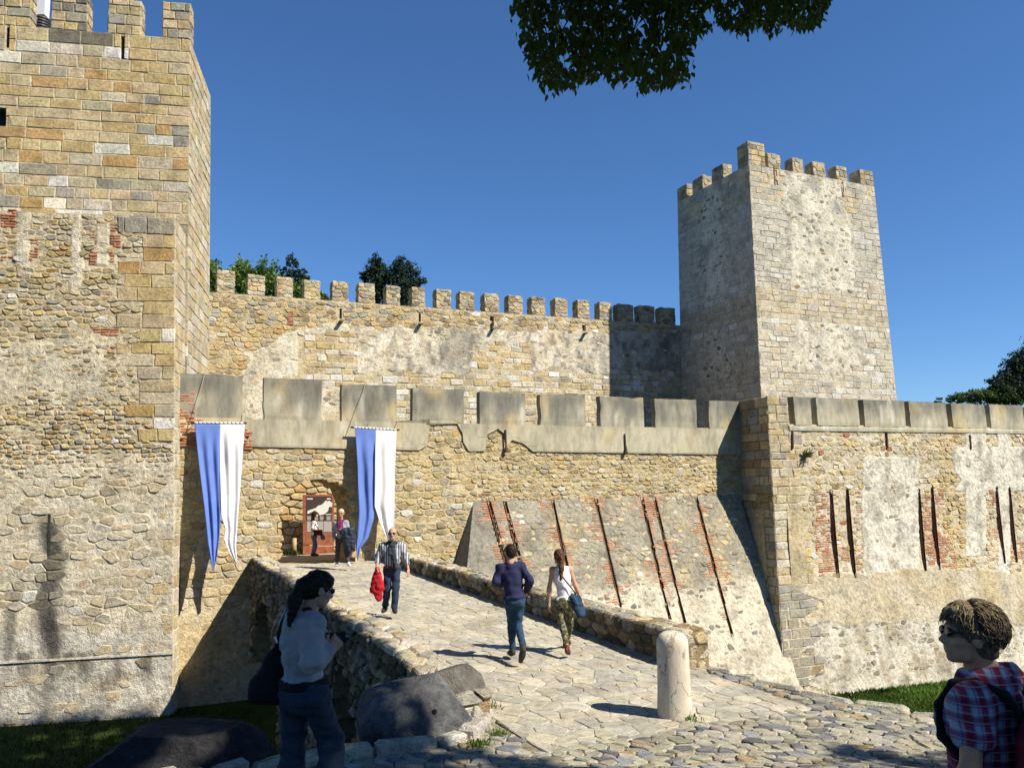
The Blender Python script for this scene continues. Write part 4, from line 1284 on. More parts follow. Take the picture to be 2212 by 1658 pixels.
bar(b1, 415, 919, 537, 920, .32, [(pt(445, 812, .07), pt(421, 919, .32)), (pt(532, 880, .07), pt(536, 920, .32)), (pt(420, 925, .07), pt(419, 919, .32))])
b2 = thing('hanging_banner', pt(815, 930, .32), 'blue and white swallowtail banner beside the gateway arch', 'banner', 'blue and white banners on the gate wall')
n2 = lambda v: .32 + .35 * v
cloth('blue_cloth', [(1628, 275), (1650, 600), (1660, 1000), (1635, 1270), (1650, 1415)], [(1806, 287), (1802, 600), (1795, 960), (1790, 1060), (1740, 1230), (1675, 1310), (1655, 1415)], M_BLUE, b2, n2, 3, 1.1, 1.6)
cloth('white_cloth', [(1806, 287), (1800, 600), (1797, 950), (1840, 1080), (1900, 1225), (1935, 1300)], [(1985, 298), (1970, 700), (1965, 1110), (1963, 1220), (1942, 1300)], M_WHITE, b2, n2, 4, 3.0, 1.6)
bar(b2, 763, 929, 869, 935, .32, [(pt(795, 834, .07), pt(768, 928, .32)), (pt(864, 915, .07), pt(867, 934, .32)), (pt(802, 921, .07), pt(802, 931, .32))])

# ================================================================= INFORMATION PANEL, POST AND ROPE
M_RUST = plain('rust_steel', (.23, .075, .04), .7, .3, 6)
M_BOARD = plain('dark_print', (.045, .028, .026), .5, .1); M_PRINT = plain('pale_print', (.55, .55, .52), .6, .2, 30); M_GRAYP = plain('grey_print', (.30, .29, .28), .6, .1)
NP = -5.45
panel = thing('information_panel', fg(*fg.inv(693 * K, 1203 * K, NP), NP), 'tall rust brown information panel with a pale site map, standing inside the gateway', 'sign')
pz = lambda x, y, n=0.0: fg(*fg.inv((600 + x / 8.29) * K, (1020 + y / 8.29) * K, NP), NP + n)
def pflat(poly, n0, n1, name, mat, par=panel):
    q = [fg.inv((600 + x / 8.29) * K, (1020 + y / 8.29) * K, NP) for x, y in poly]
    return MB().prism(q, fg, NP + n0, NP + n1).build(name, mat, par)
rect = lambda a, b, c, d: [(a, d), (c, d), (c, b), (a, b)]
pflat(rect(490, 460, 1050, 1530), -.06, 0, 'panel_body', M_RUST)
face = pflat(rect(545, 490, 1010, 930), .003, .010, 'printed_face', M_BOARD)
pflat([(565, 800), (575, 750), (720, 700), (760, 660), (830, 640), (880, 590), (900, 565), (930, 580), (965, 570), (1020, 610), (1010, 680), (960, 680), (940, 760), (870, 815), (790, 830), (770, 790), (700, 745), (590, 803)][::-1], .012, .016, 'map', M_PRINT)
for a, b, c, d in ((560, 525, 665, 545), (920, 525, 990, 548), (900, 808, 1000, 822)): pflat(rect(a, b, c, d), .012, .015, 'heading', M_PRINT)
m = MB()
for a, c in ((565, 640), (690, 760), (795, 865), (915, 995)):
    for i in range(6):
        q = [fg.inv((600 + x / 8.29) * K, (1020 + y / 8.29) * K, NP) for x, y in rect(a, 850 + i * 12, c - rnd.uniform(0, 14), 855 + i * 12)]
        m.prism(q, fg, NP + .012, NP + .014)
m.build('small_print', M_PRINT, panel, kind='stuff')
for a, c in ((563, 690), (705, 855), (865, 1003)): pflat(rect(a, 940, c, 1130), .003, .012, 'picture', M_GRAYP)
M_WOOD = plain('pale_wood', (.36, .27, .15), .8, .3, 14)
NQ = -4.9
post = MB().tube([fg(*fg.inv(640 * K, 1207 * K, NQ), NQ), fg(*fg.inv(641 * K, 1170 * K, NQ), NQ)], [.085, .075], 10).build('wooden_post', M_WOOD, None, 'short round wooden post left of the rust brown information panel', 'post', smooth=True)
pa, pb = Vector(fg(*fg.inv(641 * K, 1181 * K, NQ), NQ)), Vector(fg(*fg.inv(731 * K, 1187 * K, NQ), NQ))
rope = MB().tube([pa.lerp(pb, t_ / 10) - Vector((0, 0, .05 * math.sin(math.pi * t_ / 10))) for t_ in range(11)], .018, 6).build('barrier_rope', plain('pink_rope', (.5, .3, .22), .8), None, 'thin reddish rope stretched low in front of the information panel', 'rope')

# ================================================================= BOLLARD AND BOULDERS
m, t, b = newmat('bollard_stone')
f1 = noise_fac(t, 3, 6, .7, (1, 1, .5)); f2 = noise_fac(t, 9, 7, .75, (1, 1, .35)); f3 = noise_fac(t, 70, 3, .7)
c = mixf(t, ramp(t, f1, (.4, 0.0), (.62, 1.0)), (.58, .54, .45), (.45, .40, .31))
fv = noise_fac(t, 2.6, 5, .62, (1, 1, .6)); c = mixf(t, ramp(t, fv, (.484, 0.0), (.497, .75), (.503, .75), (.516, 0.0)), c, (.17, .14, .10))
c = mixf(t, ramp(t, f2, (.58, 0.0), (.68, .8)), c, (.13, .115, .09))
t.links.new(c, b.inputs['Base Color']); b.inputs['Roughness'].default_value = .9
bump(t, b, ((f2, .5), (f3, .3)), .02)
M_BOL = m
bx, by = 1.80, 9.98
prof = [(.0, .205), (.06, .203), (.3, .192), (.55, .186), (.82, .182), (.875, .176), (.925, .15), (.955, .10), (.965, .0)]
vs, fs = [], []
for i, (z, q) in enumerate(prof):
    for j in range(28):
        a = 2 * math.pi * j / 28; k = 1 + .025 * vnoise(math.cos(a) * 1.5, math.sin(a) * 1.5, z * 3)
        vs.append((bx + q * k * math.cos(a), by + q * k * math.sin(a), z - .02 + .01 * math.sin(a)))
for i in range(len(prof) - 1):
    for j in range(28): fs.append((i * 28 + j, i * 28 + (j + 1) % 28, (i + 1) * 28 + (j + 1) % 28, (i + 1) * 28 + j))
MB().add(vs, fs).build('stone_bollard', M_BOL, None, 'thick pale round-topped stone bollard standing at the start of the bridge', 'bollard', smooth=True)

def rock(name, c, rad, seed, planes, tint, label, cat='boulder', group=None, rough=.10, sub=4, mat=None, flat=False):
    import bmesh
    bm = bmesh.new(); bmesh.ops.create_icosphere(bm, subdivisions=sub, radius=1)
    rr = random.Random(seed)
    P = [(Vector(n).normalized(), d) for n, d in planes]
    for v in bm.verts:
        p = v.co.copy()
        p *= 1 + rough * 1.6 * noise.noise(p * 1.3 + Vector((seed, 0, 0)))
        for n, d in P:
            e = p.dot(n) - d
            if e > 0: p -= n * e * .97
        p *= 1 + rough * .35 * noise.noise(p * 4 + Vector((0, seed, 0))) + rough * .16 * noise.noise(p * 11) + rough * .08 * noise.noise(p * 26)
        v.co = Vector((c[0] + p.x * rad[0], c[1] + p.y * rad[1], c[2] + p.z * rad[2]))
    m = MB()
    m.add([tuple(v.co) for v in bm.verts], [tuple(v.index for v in f.verts) for f in bm.faces], tint)
    bm.free()
    return m.build(name, mat or M_BASALT, None, label, cat, group, smooth=not flat)
cB = atY(893, 1540, 9.55)
rock('large_boulder', cB, (.66, .5, .42), 3, [((.55, -.75, .30), .62), ((-.2, -.4, .95), .8), ((.9, .2, .4), .8), ((-.9, -.3, .4), .85), ((-.3, .2, 1), .86)], (.105, .108, .113), 'large dark rounded boulder with a flat grey face and a small hole', rough=.11, sub=6)
cA = atY(975, 1496, 10.15)
rock('angular_rock', cA, (.44, .36, .36), 8, [((.75, -.35, .6), .66), ((-.55, -.8, .25), .68), ((.35, -.95, -.35), .7), ((-.3, .1, 1), .74), ((.1, -.9, .5), .72), ((1, 0, -.35), .82), ((-.95, .1, .3), .8)], (.13, .12, .105), 'angular dark brown rock lying against the end of the left bridge parapet', 'rock', sub=6, rough=.08)
cL = atY(392, 1625, 8.35)
rock('long_boulder', cL, (.78, .5, .31), 5, [((0, -.1, 1), .72), ((-.2, -.9, .4), .75), ((.9, -.2, .4), .85), ((-.85, -.1, .5), .8)], (.032, .032, .035), 'long low dark boulder lying in the tree shade at bottom left', rough=.14, sub=6)  # near-black tint deepens the tree shade on this boulder
ob = bpy.data.objects['large_boulder']
dr = Vector(ray(938, 1537)).normalized()
hit = ob.ray_cast(Vector(CAM), dr)
hp, hn = hit[1], hit[2]
MB().tube([hp - hn * .05, hp + hn * .003], [.02, .03], 12, (.008, .008, .008)).build('hole_black_plug', M_BASALT, ob)  # black plug set flush, in place of the dark inside the hole
for i, (x, y, Y, rd, tn, lb) in enumerate(((934, 1467, 10.25, .10, (.42, .39, .3), 'small pale stone wedged behind the large dark boulder'), (1012, 1566, 9.55, .11, (.5, .47, .4), 'pale broken stone between the big boulder and the kerb'), (1030, 1549, 9.85, .12, (.52, .49, .42), 'upright pale stone under the angular rock'), (1022, 1586, 9.3, .09, (.48, .45, .37), 'lowest pale stone in the gap beside the big boulder'))):
    rock('loose_stone', atY(x, y, Y), (rd, rd, rd * 1.1), 30 + i, [((.3, -.8, .5), .55), ((-.6, -.6, .5), .6), ((.8, 0, .5), .6)], tn, lb, 'stone', 'pale stones around the boulder', sub=3, mat=M_STONE)
# kerbs
def kerb(name, pts, wd, ht, tint, lo=.35, hi=.6):
    root = thing(name, (pts[0][0], pts[0][1], 0), None, None, kind='structure')
    P = [Vector((p[0], p[1], 0)) for p in pts]
    for a, b_ in zip(P, P[1:]):
        L = (b_ - a).length; d = (b_ - a) / L; n = Vector((-d.y, d.x, 0)); x = 0
        while x < L - .05:
            ln = min(r.uniform(lo, hi), L - x); 
            if L - x - ln < .15: ln = L - x
            p0 = a + d * x; h = ht + r.uniform(-.02, .02); z = zplaza(p0.x, p0.y)
            q = [(.01, -wd / 2 + r.uniform(-.02, .02)), (ln - .01, -wd / 2 + r.uniform(-.02, .02)), (ln - .01, wd / 2), (.01, wd / 2)]
            q = shrink(q, .004) or q
            f = lambda s, t_, k, p0=p0: tuple(p0 + d * s + n * t_ + Vector((0, 0, z + k)))
            S_ = Stones(0, 1); S_.add(q, f, h, vary(tint, r, .15), back=.12, r=r, bev=.04, uneven=.03)
            sz, vs, fs, cc = S_.it[0]
            MB().add(vs, fs, cc).build('kerb_stone', M_STONE, root)
            x += ln
kerb('left_kerb', [(-4.0, 7.2), (-2.55, 8.2), (-1.9, 8.62), (-.85, 9.0), (-.58, 9.25), (-.42, 9.65), (-.40, 10.25)], .22, .11, (.45, .42, .35))
kerb('right_kerb', [(2.75, 12.45), (3.2, 11.6), (3.61, 10.97), (3.98, 10.36), (4.72, 9.62), (6, 9.15), (8.5, 8.5)], .16, .05, (.50, .46, .38), .5, 1.1)

# ================================================================= CANISTER ON THE TOWER
M_CAN = plain('ribbed_dark', (.05, .05, .055), .45, .2, 8)
q = ft.inv(86 * K, 50 * K)
base = ft(q[0] - .03, 17.0, -1.3)
can = thing('ribbed_tank', base, 'dark ribbed tank with a white panel, showing between two merlons of the tower', 'tank')
base = tuple(atY(89 * K, 60, 26.7)[:2]) + (17.0,)
can.location = base
prof = []
for i in range(12): prof += [(17.75 + i * .1, .25), (17.79 + i * .1, .285), (17.83 + i * .1, .285)]
m = MB(); m.tube([(base[0], base[1], z) for z, _ in prof], [q_ for _, q_ in prof], 20); m.build('tank_body', M_CAN, can)
MB().box((base[0] + .07, base[1] - .1, 19.45), (.34, .3, .95)).build('white_panel', M_WHITE, can)
MB().box((base[0] - .17, base[1] - .1, 19.45), (.13, .32, .95)).build('dark_side', M_CAN, can)
MB().tube([(base[0] + .0, base[1] - .33, 17.4), (base[0] + .0, base[1] - .33, 19.2)], .015, 6).build('thin_rod', M_DMET, can)

# ================================================================= TREES BEHIND THE WALLS, PLANTS, GRASS
def leaf_mat(name, c1, c2, tr=.3):
    m, t, b = newmat(name)
    a = nd(t, 'ShaderNodeAttribute', attribute_name='tint')
    b.inputs['Roughness'].default_value = .55; b.inputs['Specular IOR Level'].default_value = .25
    t.links.new(a.outputs['Color'], b.inputs['Base Color'])
    tl_ = nd(t, 'ShaderNodeBsdfTranslucent'); t.links.new(mul(t, a.outputs['Color'], (1.2, 1.3, .6)), tl_.inputs['Color'])
    mx = nd(t, 'ShaderNodeMixShader'); mx.inputs[0].default_value = tr
    t.links.new(b.outputs[0], mx.inputs[1]); t.links.new(tl_.outputs[0], mx.inputs[2])
    t.links.new(mx.outputs[0], t.nodes['Material Output'].inputs['Surface'])
    return m
M_LEAF = leaf_mat('foliage', None, None)
M_BARK = tinted('bark', scales=(3, 20, 70), bs=(.8, .5), stretch=(1, 1, .25))
def leaves_np(P, D, L, Wd, tint, rng):
    """diamond leaves: P centres, D directions, L lengths"""
    n = len(P)
    S_ = np.cross(D, rng.normal(size=(n, 3))); S_ /= np.linalg.norm(S_, axis=1)[:, None] + 1e-9
    v = np.empty((n, 4, 3)); L = L[:, None]; Wd = Wd[:, None]
    v[:, 0] = P - D * L * .5; v[:, 1] = P + S_ * Wd * .5 - D * L * .08; v[:, 2] = P + D * L * .5; v[:, 3] = P - S_ * Wd * .5 - D * L * .08
    return v.reshape(-1, 3), np.repeat(tint, 4, axis=0)
def np_mesh(name, v, k, tint, mat, parent=None, **kw):
    n = len(v) // k
    me = bpy.data.meshes.new(name)
    me.vertices.add(len(v)); me.vertices.foreach_set('co', v.astype(np.float32).ravel())
    me.loops.add(n * k); me.loops.foreach_set('vertex_index', np.arange(n * k, dtype=np.int32))
    me.polygons.add(n); me.polygons.foreach_set('loop_start', np.arange(0, n * k, k, dtype=np.int32))
    me.update(calc_edges=True)
    a = me.attributes.new('tint', 'FLOAT_COLOR', 'POINT')
    arr = np.ones((len(v), 4), np.float32); arr[:, :3] = tint
    a.data.foreach_set('color', arr.ravel())
    return tag(link(name, me, mat, parent), **kw)
def tree(name, base, blobs, n, leaf, col1, label, trunk=.25, group=None, seed=1, up=.0, cat='tree'):
    rng = np.random.default_rng(seed)
    root = thing(name, base, label, cat, group)
    topz = max(b[0][2] for b in blobs)
    bt = Vector(base)
    tops = [Vector(b[0]) for b in blobs]
    ctr = sum(tops, Vector()) / len(tops)
    m = MB(); m.tube([bt, bt.lerp(ctr, .5) + Vector((.1, .1, 0)), ctr], [trunk, trunk * .7, trunk * .35], 8, (.10, .075, .05)); m.build('trunk', M_BARK, root)
    for b in tops[:6]:
        m = MB(); m.tube([bt.lerp(ctr, .55), bt.lerp(ctr, .55).lerp(b, .6), b], [trunk * .4, trunk * .25, trunk * .1], 6, (.10, .075, .05)); m.build('limb', M_BARK, root)
    Vv, Tt = [], []
    vol = [np.prod(b[1]) ** .7 for b in blobs]
    for (c, rad), w_ in zip(blobs, vol):
        k = int(n * w_ / sum(vol)); cl = max(6, k // 26)
        d = rng.normal(size=(cl, 3)); d /= np.linalg.norm(d, axis=1)[:, None]
        cc = np.array(c) + d * np.array(rad) * rng.uniform(.45, 1.05, (cl, 1))
        idx = rng.integers(0, cl, k)
        P = cc[idx] + rng.normal(size=(k, 3)) * np.array(rad) * .13
        D = rng.normal(size=(k, 3)) + d[idx] * .8 + np.array([0, 0, up]); D /= np.linalg.norm(D, axis=1)[:, None]
        L = leaf * rng.uniform(.6, 1.3, k)
        br_ = rng.uniform(.65, 1.35, (cl, 1))[idx] * rng.uniform(.8, 1.2, (k, 1))
        v, tt = leaves_np(P, D, L, L * .5, np.array(col1) * br_, rng)
        Vv.append(v); Tt.append(tt)
    np_mesh('crown', np.concatenate(Vv), 4, np.concatenate(Tt), M_LEAF, root)
    return root
def bl(x, y, Y, rx, rz): return (tuple(atY(x * K, y * K, Y)), (rx, rx * .8, rz))
G1, G2, G3 = (.11, .18, .04), (.022, .045, .026), (.06, .10, .03)
B_ = 'trees behind the inner wall'
def tb(x, Y): p = atY(x * K, 600, Y); return (p[0], p[1], 6.0)
tree('pine_tree', tb(455, 50), [bl(452, 615, 50, 1.1, 1.4), bl(462, 600, 50, .8, .8), bl(445, 650, 50, 1.1, 1.3)], 5000, .22, G1, 'bright green pine in the first gap of the inner wall, touching the left tower', group=B_, seed=3, up=1)
tree('pine_tree', tb(525, 50), [bl(520, 615, 50, 1.0, 1.4), bl(530, 600, 50, .6, .7), bl(500, 625, 50, .9, 1.2), bl(545, 620, 50, .8, 1.1)], 6000, .22, G1, 'bright green pine in the second gap of the inner wall', group=B_, seed=4, up=1)
tree('pine_tree', tb(590, 50), [bl(585, 620, 50, 1.0, 1.5), bl(572, 605, 50, .6, .8), bl(610, 640, 50, .9, 1.1), bl(650, 642, 50, .7, .9), bl(700, 652, 50, .6, .45)], 6000, .22, G1, 'bright green pine behind the third and fourth merlons of the inner wall', group=B_, seed=5, up=1)
tree('dark_conifer', tb(635, 60), [bl(636, 580, 60, .5, .9), bl(622, 592, 60, .55, .35), bl(655, 592, 60, .5, .4), bl(638, 605, 60, 1.0, .6), bl(625, 620, 60, .9, .5), bl(660, 620, 60, .7, .6), bl(640, 650, 60, 1.1, 1.2)], 5000, .2, G2, 'small dark conifer with ragged tiers left of the cypresses', group=B_, seed=6)
tree('cypress_tree', tb(825, 60), [bl(823, 570, 60, .65, .75), bl(818, 592, 60, .85, .9), bl(800, 600, 60, .7, .5), bl(828, 615, 60, 1.0, 1.2), bl(822, 650, 60, .8, 1.6)], 6000, .2, G2, 'narrow dark cypress, the left one of two side by side', group=B_, seed=7)
tree('cypress_tree', tb(875, 60), [bl(872, 577, 60, .75, .75), bl(862, 600, 60, .8, 1.0), bl(888, 600, 60, .95, 1.0), bl(905, 612, 60, .7, .5), bl(875, 630, 60, 1.2, 1.2), bl(880, 660, 60, 1.0, 1.2)], 7500, .2, G2, 'broader dark cypress, the right one of two side by side', group=B_, seed=8)
B2 = 'trees beyond the right wall'
def tb2(x, Y): p = atY(x * K, 900, Y); return (p[0], p[1], 1.0)
tree('leafy_tree', tb2(2225, 62), [bl(2228, 800, 62, 1.40, 1.24), bl(2245, 790, 62, 1.55, 1.71), bl(2235, 830, 62, 1.40, 1.24)], 6000, .24, G2, 'tallest dark tree at the right edge above the wall', group=B2, seed=9)
tree('leafy_tree', tb2(2185, 62), [bl(2190, 822, 62, 1.06, 0.82), bl(2165, 838, 62, 0.82, 0.57), bl(2210, 840, 62, 1.14, 0.82), bl(2195, 855, 62, 1.63, 0.82)], 6000, .22, (.035, .06, .035), 'feathery blue green tree left of the tallest one on the right', group=B2, seed=10)
tree('bushy_tree', tb2(2150, 62), [bl(2130, 862, 62, 1.38, 0.60), bl(2180, 862, 62, 1.38, 0.69), bl(2085, 868, 62, 0.95, 0.34), bl(2215, 862, 62, 1.21, 0.69), bl(2047, 872, 62, 0.43, 0.21)], 8000, .2, G3, 'low light green treetop just above the right wall merlons', group=B2, seed=11)
def tuft(name, p, n, h, label, cat='weed', c=(.10, .15, .03), sp=.08, out=(0, 0, 1), seed=1, group=None):
    rng = np.random.default_rng(seed)
    P = np.array(p) + rng.normal(size=(n, 3)) * np.array([sp, sp, .01])
    D = rng.normal(size=(n, 3)) * .45 + np.array(out); D /= np.linalg.norm(D, axis=1)[:, None]
    L = h * rng.uniform(.5, 1.2, n)
    v, tt = leaves_np(P + D * L[:, None] * .45, D, L, L * .12 + .008, np.array(c) * rng.uniform(.7, 1.4, (n, 1)), rng)
    return np_mesh(name, v, 4, tt, M_LEAF, None, label=label, cat=cat, group=group, kind='stuff' if name == 'weed_tuft' else None)
tuft('wall_fern', fB(*invB(1738, 985), .05), 90, .35, 'small green plant growing out of the bastion wall near its corner', 'plant', (.06, .09, .02), .07, (.5, -.5, .5), 3)
tuft('weed_tuft', (1.93, 9.80, .0), 60, .07, 'little grass tuft at the right foot of the bollard', seed=4, sp=.06)
tuft('weed_tuft', (-.22, 9.35, .0), 90, .08, 'grass tuft in the joint below the kerb bend', seed=5, sp=.06)
tuft('weed_tuft', (-.42, 8.98, .0), 110, .09, 'grass tuft at the shaded foot of the kerb', seed=6, sp=.07)
tuft('weed_tuft', (-.33, 10.45, .02), 60, .08, 'dry grass tuft right of the angular rock', seed=7, sp=.08, c=(.16, .16, .05))
gz = fg(*fg.inv(630 * K, 1206 * K, -4.9), -4.9)
rng = np.random.default_rng(77)
P = np.array([fg(s_, .40, -5.65 + d_) for s_, d_ in zip(rng.uniform(-2.4, 2.0, 900), rng.uniform(-.15, .2, 900))])
D = rng.normal(size=(900, 3)) * .4 + np.array([0, 0, 1]); D /= np.linalg.norm(D, axis=1)[:, None]; L = rng.uniform(.1, .26, 900)
v, tt = leaves_np(P + D * L[:, None] * .4, D, L, L * .12 + .01, np.array((.06, .11, .02)) * rng.uniform(.7, 1.4, (900, 1)), rng)
np_mesh('grass_strip', v, 4, tt, M_LEAF, None, label='strip of grass along the foot of the wall inside the gate', cat='grass', kind='stuff')
def lawn(name, n, box, ok, h, seed, label, gcol=(.10, .17, .025)):
    rng = np.random.default_rng(seed)
    x = rng.uniform(box[0], box[1], n); y = rng.uniform(box[2], box[3], n)
    keep = np.array([ok(a, b_) for a, b_ in zip(x, y)]); x, y = x[keep], y[keep]; n = len(x)
    z = np.array([zground(a, b_) for a, b_ in zip(x, y)]) - .03
    hh = h * rng.uniform(.5, 1.3, n); a = rng.uniform(0, 2 * np.pi, n); wd = .008 + .05 * hh
    v = np.empty((n, 3, 3))
    v[:, 0] = np.c_[x - np.cos(a) * wd, y - np.sin(a) * wd, z]; v[:, 1] = np.c_[x + np.cos(a) * wd, y + np.sin(a) * wd, z]
    v[:, 2] = np.c_[x + rng.normal(size=n) * hh * .4, y + rng.normal(size=n) * hh * .4, z + hh]
    br_ = rng.uniform(.6, 1.4, (n, 1)) * (1 + .35 * np.sin(x * 2.1 + 1.3 * y))[:, None] 
    np_mesh(name, v.reshape(-1, 3), 3, np.repeat(np.array(gcol) * br_, 3, axis=0), M_LEAF, None, label=label, cat='grass', kind='stuff')
lawn('lawn_grass', 110000, (3.2, 10, 8.4, 13.6), lambda x, y: not inpoly(x, y, plaza_poly) and y - edge_y(min(x, 7)) < 1.0 and x > 3.3, .05, 5, 'short bright green lawn between the plaza and the bastion')
lawn('ditch_grass', 60000, (-16, 0, 7.2, 24.5), lambda x, y: not inpoly(x, y, plaza_poly) and side_of(x, y) < 0 and y > kerb_y(x) + .1 and (x - fg(LO, 0, 0)[0]) * U3[0] + (y - fg(LO, 0, 0)[1]) * U3[1] < -.02, .12, 6, 'shaded grass of the ditch left of the bridge', (.028, .055, .011))  # blade colour lowered to deepen the shade in the ditch
# ================================================================= FOREGROUND TREE (its shade falls on the left foreground)
rng = np.random.default_rng(2024)
EL = np.array([SUN_D.x, SUN_D.y]); EL /= np.linalg.norm(EL); TANS = -SUN_D.z / math.hypot(SUN_D.x, SUN_D.y)
WP = np.array([EL[1], -EL[0]])
def in_shade_set(wv, hv):
    if not (-6.0 < wv < 16.2): return False
    lo = (.25 if wv > 6.6 else -8.0) if wv < 7.58 + .14 * (5.3 < hv < 6.8) else max(6.75, 6.26 + (wv - 9.53) * 1.327 + 1.15)
    hi = 16.57 + 1.165 * (16.56 - wv) - .15
    if not (lo < hv < hi): return False
    for a, b, q in SUNHOLES:
        if (wv - a) ** 2 + (hv - b) ** 2 < q * q: return False
    return True
SUNHOLES = [(3.47, 2.20, .30), (3.62, 1.62, .24), (5.57, 6.67, .34), (13.6, 17.6, .25), (14.6, 16.3, .3), (12.6, 16.2, .2), (9.5, 12.6, .12), (3.75, 5.32, .05)]
big = thing('shade_tree', (9.0, 1.5, zplaza(9, 1.5)), 'large leafy tree whose dark hanging twigs cross the top edge of the picture', 'tree')
bt = Vector((9.0, 1.5, .8))
m = MB(); m.tube([bt, bt + Vector((-.2, .3, 3)), bt + Vector((-.7, .8, 6.5)), bt + Vector((-1.2, 1.6, 11.1))], [.42, .33, .26, .16], 12, (.12, .10, .08)); m.build('trunk', M_BARK, big, smooth=True)
def whz(wv, hv, z):
    l = (hv - z) / TANS
    return Vector((WP[0] * wv + EL[0] * l, WP[1] * wv + EL[1] * l, z))
ttop_ = Vector((7.8, 3.1, 11.8))
for tgt, k in ((whz(10.1, 11.1, 9.4), .14), (whz(12.2, 14, 15), .13), (whz(9, 12, 13.5), .13), (whz(5, 10, 12.5), .13), (whz(3, 4, 11), .12), (whz(6.6, 13, 15), .13), (whz(13.2, 16, 17), .10)):
    m = MB(); a = ttop_; b_ = Vector(tgt)
    m.tube([a, a.lerp(b_, .35) + Vector((0, 0, .7)), a.lerp(b_, .7) + Vector((0, 0, .6)), b_], [k, k * .75, k * .5, k * .2], 8, (.12, .10, .08)); m.build('limb', M_BARK, big, smooth=True)
LC = np.array((.042, .070, .016))
def in_view(p, mg=25):
    x, y = proj(p)
    return -mg < x < 2212 + mg and y > -mg
Vv, Tt = [], []
cnt = 0
while cnt < 3600:                                            # leaf clumps above and outside the view
    wv, hv = rng.uniform(-5, 16.2), rng.uniform(-8, 30)
    if not in_shade_set(wv, hv): continue
    z = rng.uniform(9.0, 15.5) if hv < 11 else rng.uniform(12, 20)
    l = (hv - z) / TANS
    p = np.array([WP[0] * wv + EL[0] * l, WP[1] * wv + EL[1] * l, z])
    if p[1] < -9 or p[0] > 17 or in_view(p, 130): continue
    cnt += 1
    k = 36
    q = p + rng.normal(size=(k, 3)) * .38
    ok = []
    for a in q:
        l_ = a[0] * EL[0] + a[1] * EL[1]
        ok.append(not in_view(a, 20) and in_shade_set(a[0] * WP[0] + a[1] * WP[1], a[2] + TANS * l_))
    q = q[np.array(ok)]; k = len(q)
    if not k: continue
    D = rng.normal(size=(k, 3)) + np.array([0, 0, -.4]); D /= np.linalg.norm(D, axis=1)[:, None]
    L = rng.uniform(.22, .42, k)
    v, tt = leaves_np(q, D, L, L * .55, LC * rng.uniform(.6, 1.5, (k, 1)), rng)
    Vv.append(v); Tt.append(tt)
cr = np_mesh('upper_foliage', np.concatenate(Vv), 4, np.concatenate(Tt), M_LEAF, big, kind='stuff')
# the part that hangs into the picture
POLY = [(1112, -30), (1118, 8), (1132, 24), (1130, 66), (1142, 90), (1140, 118), (1160, 132), (1166, 168), (1192, 180), (1204, 206), (1220, 180), (1252, 188), (1262, 168), (1290, 170), (1312, 156), (1332, 178), (1352, 166), (1378, 160), (1384, 176), (1402, 198), (1420, 178), (1440, 186), (1482, 172), (1500, 150), (1498, 100), (1512, 72), (1540, 62), (1552, 40), (1578, 48), (1608, 72), (1634, 58), (1650, 40), (1664, 62), (1684, 64), (1704, 44), (1728, 60), (1760, 58), (1784, 50), (1796, 20), (1812, -30)]
GAPS = [(1232, 45, 14), (1392, 45, 16), (1400, 70, 12), (1452, 86, 9), (1228, 122, 13), (1190, 58, 10), (1255, 70, 7), (1440, 100, 10), (1300, 92, 6), (1545, 30, 16), (1600, 22, 9), (1662, 10, 8), (1240, 140, 9)]
LEAVES = []
tw = MB()
for i in range(13000):
    x, y = rng.uniform(1105, 1815), rng.uniform(-70, 210)
    jx, jy = rng.normal(size=2) * (9 if rng.random() < .3 else 2)
    if not inpoly(x + jx, max(y + jy, -28), POLY): continue
    if any((x - a) ** 2 + (y - b) ** 2 < q * q for a, b, q in GAPS): continue
    e = min(abs(y - 0), 400)
    edge = not all(inpoly(x + dx, max(y + dy, -28), POLY) for dx, dy in ((14, 0), (-14, 0), (0, 16)))
    Yd = rng.uniform(8.8, 11.2)
    p = np.array(atY(x * K, y * K, Yd))
    D = np.array([rng.normal() * .5, rng.normal() * .6, -1 + rng.normal() * .35]); D /= np.linalg.norm(D)
    LEAVES.append((edge, p, D, rng.uniform(.075, .135)))
def leaf_geo(p, D, L, rr):
    p, D = Vector(p), Vector(D); S_ = D.cross(Vector((rr.normal(), rr.normal() + .6, rr.normal() * .3))).normalized(); N_ = D.cross(S_)
    pts = [(0, 0, 0), (.25, .22, .03), (.55, .2, .05), (1, 0, -.05), (.55, -.2, .05), (.25, -.22, .03), (.5, 0, -.02)]
    vs = [tuple(p + D * (a * L) + S_ * (b * L) + N_ * (c * L)) for a, b, c in pts]
    return vs, [(0, 1, 6), (1, 2, 6), (2, 3, 6), (3, 4, 6), (4, 5, 6), (5, 0, 6)]
LEAVES.sort(key=lambda q: not q[0])
mm = MB()
for i, (e_, p, D, L) in enumerate(LEAVES):
    vs, fs = leaf_geo(p, D, L, rng)
    c = tuple(LC * rng.uniform(.6, 1.5))
    if i < 260 and e_ and p[2] < 1e9 and proj(p)[1] > 5: MB().add(vs, fs, c).build('leaf', M_LEAF, big)
    else: mm.add(vs, fs, c)
mm.build('hanging_foliage', M_LEAF, big, kind='stuff')
for i in range(46):                                         # twigs
    x, y = rng.uniform(1130, 1790), rng.uniform(-20, 130)
    if not inpoly(x, y + 30, POLY): continue
    a = Vector(atY(x * K, y * K, rng.uniform(9, 11))); b_ = a + Vector((rng.normal() * .2, rng.normal() * .2, -.35))
    tw.tube([a + Vector((rng.normal() * .2, .1, .6)), a, b_], [.012, .008, .003], 5, (.07, .055, .04))
tw.build('twigs', M_BARK, big, kind='stuff')
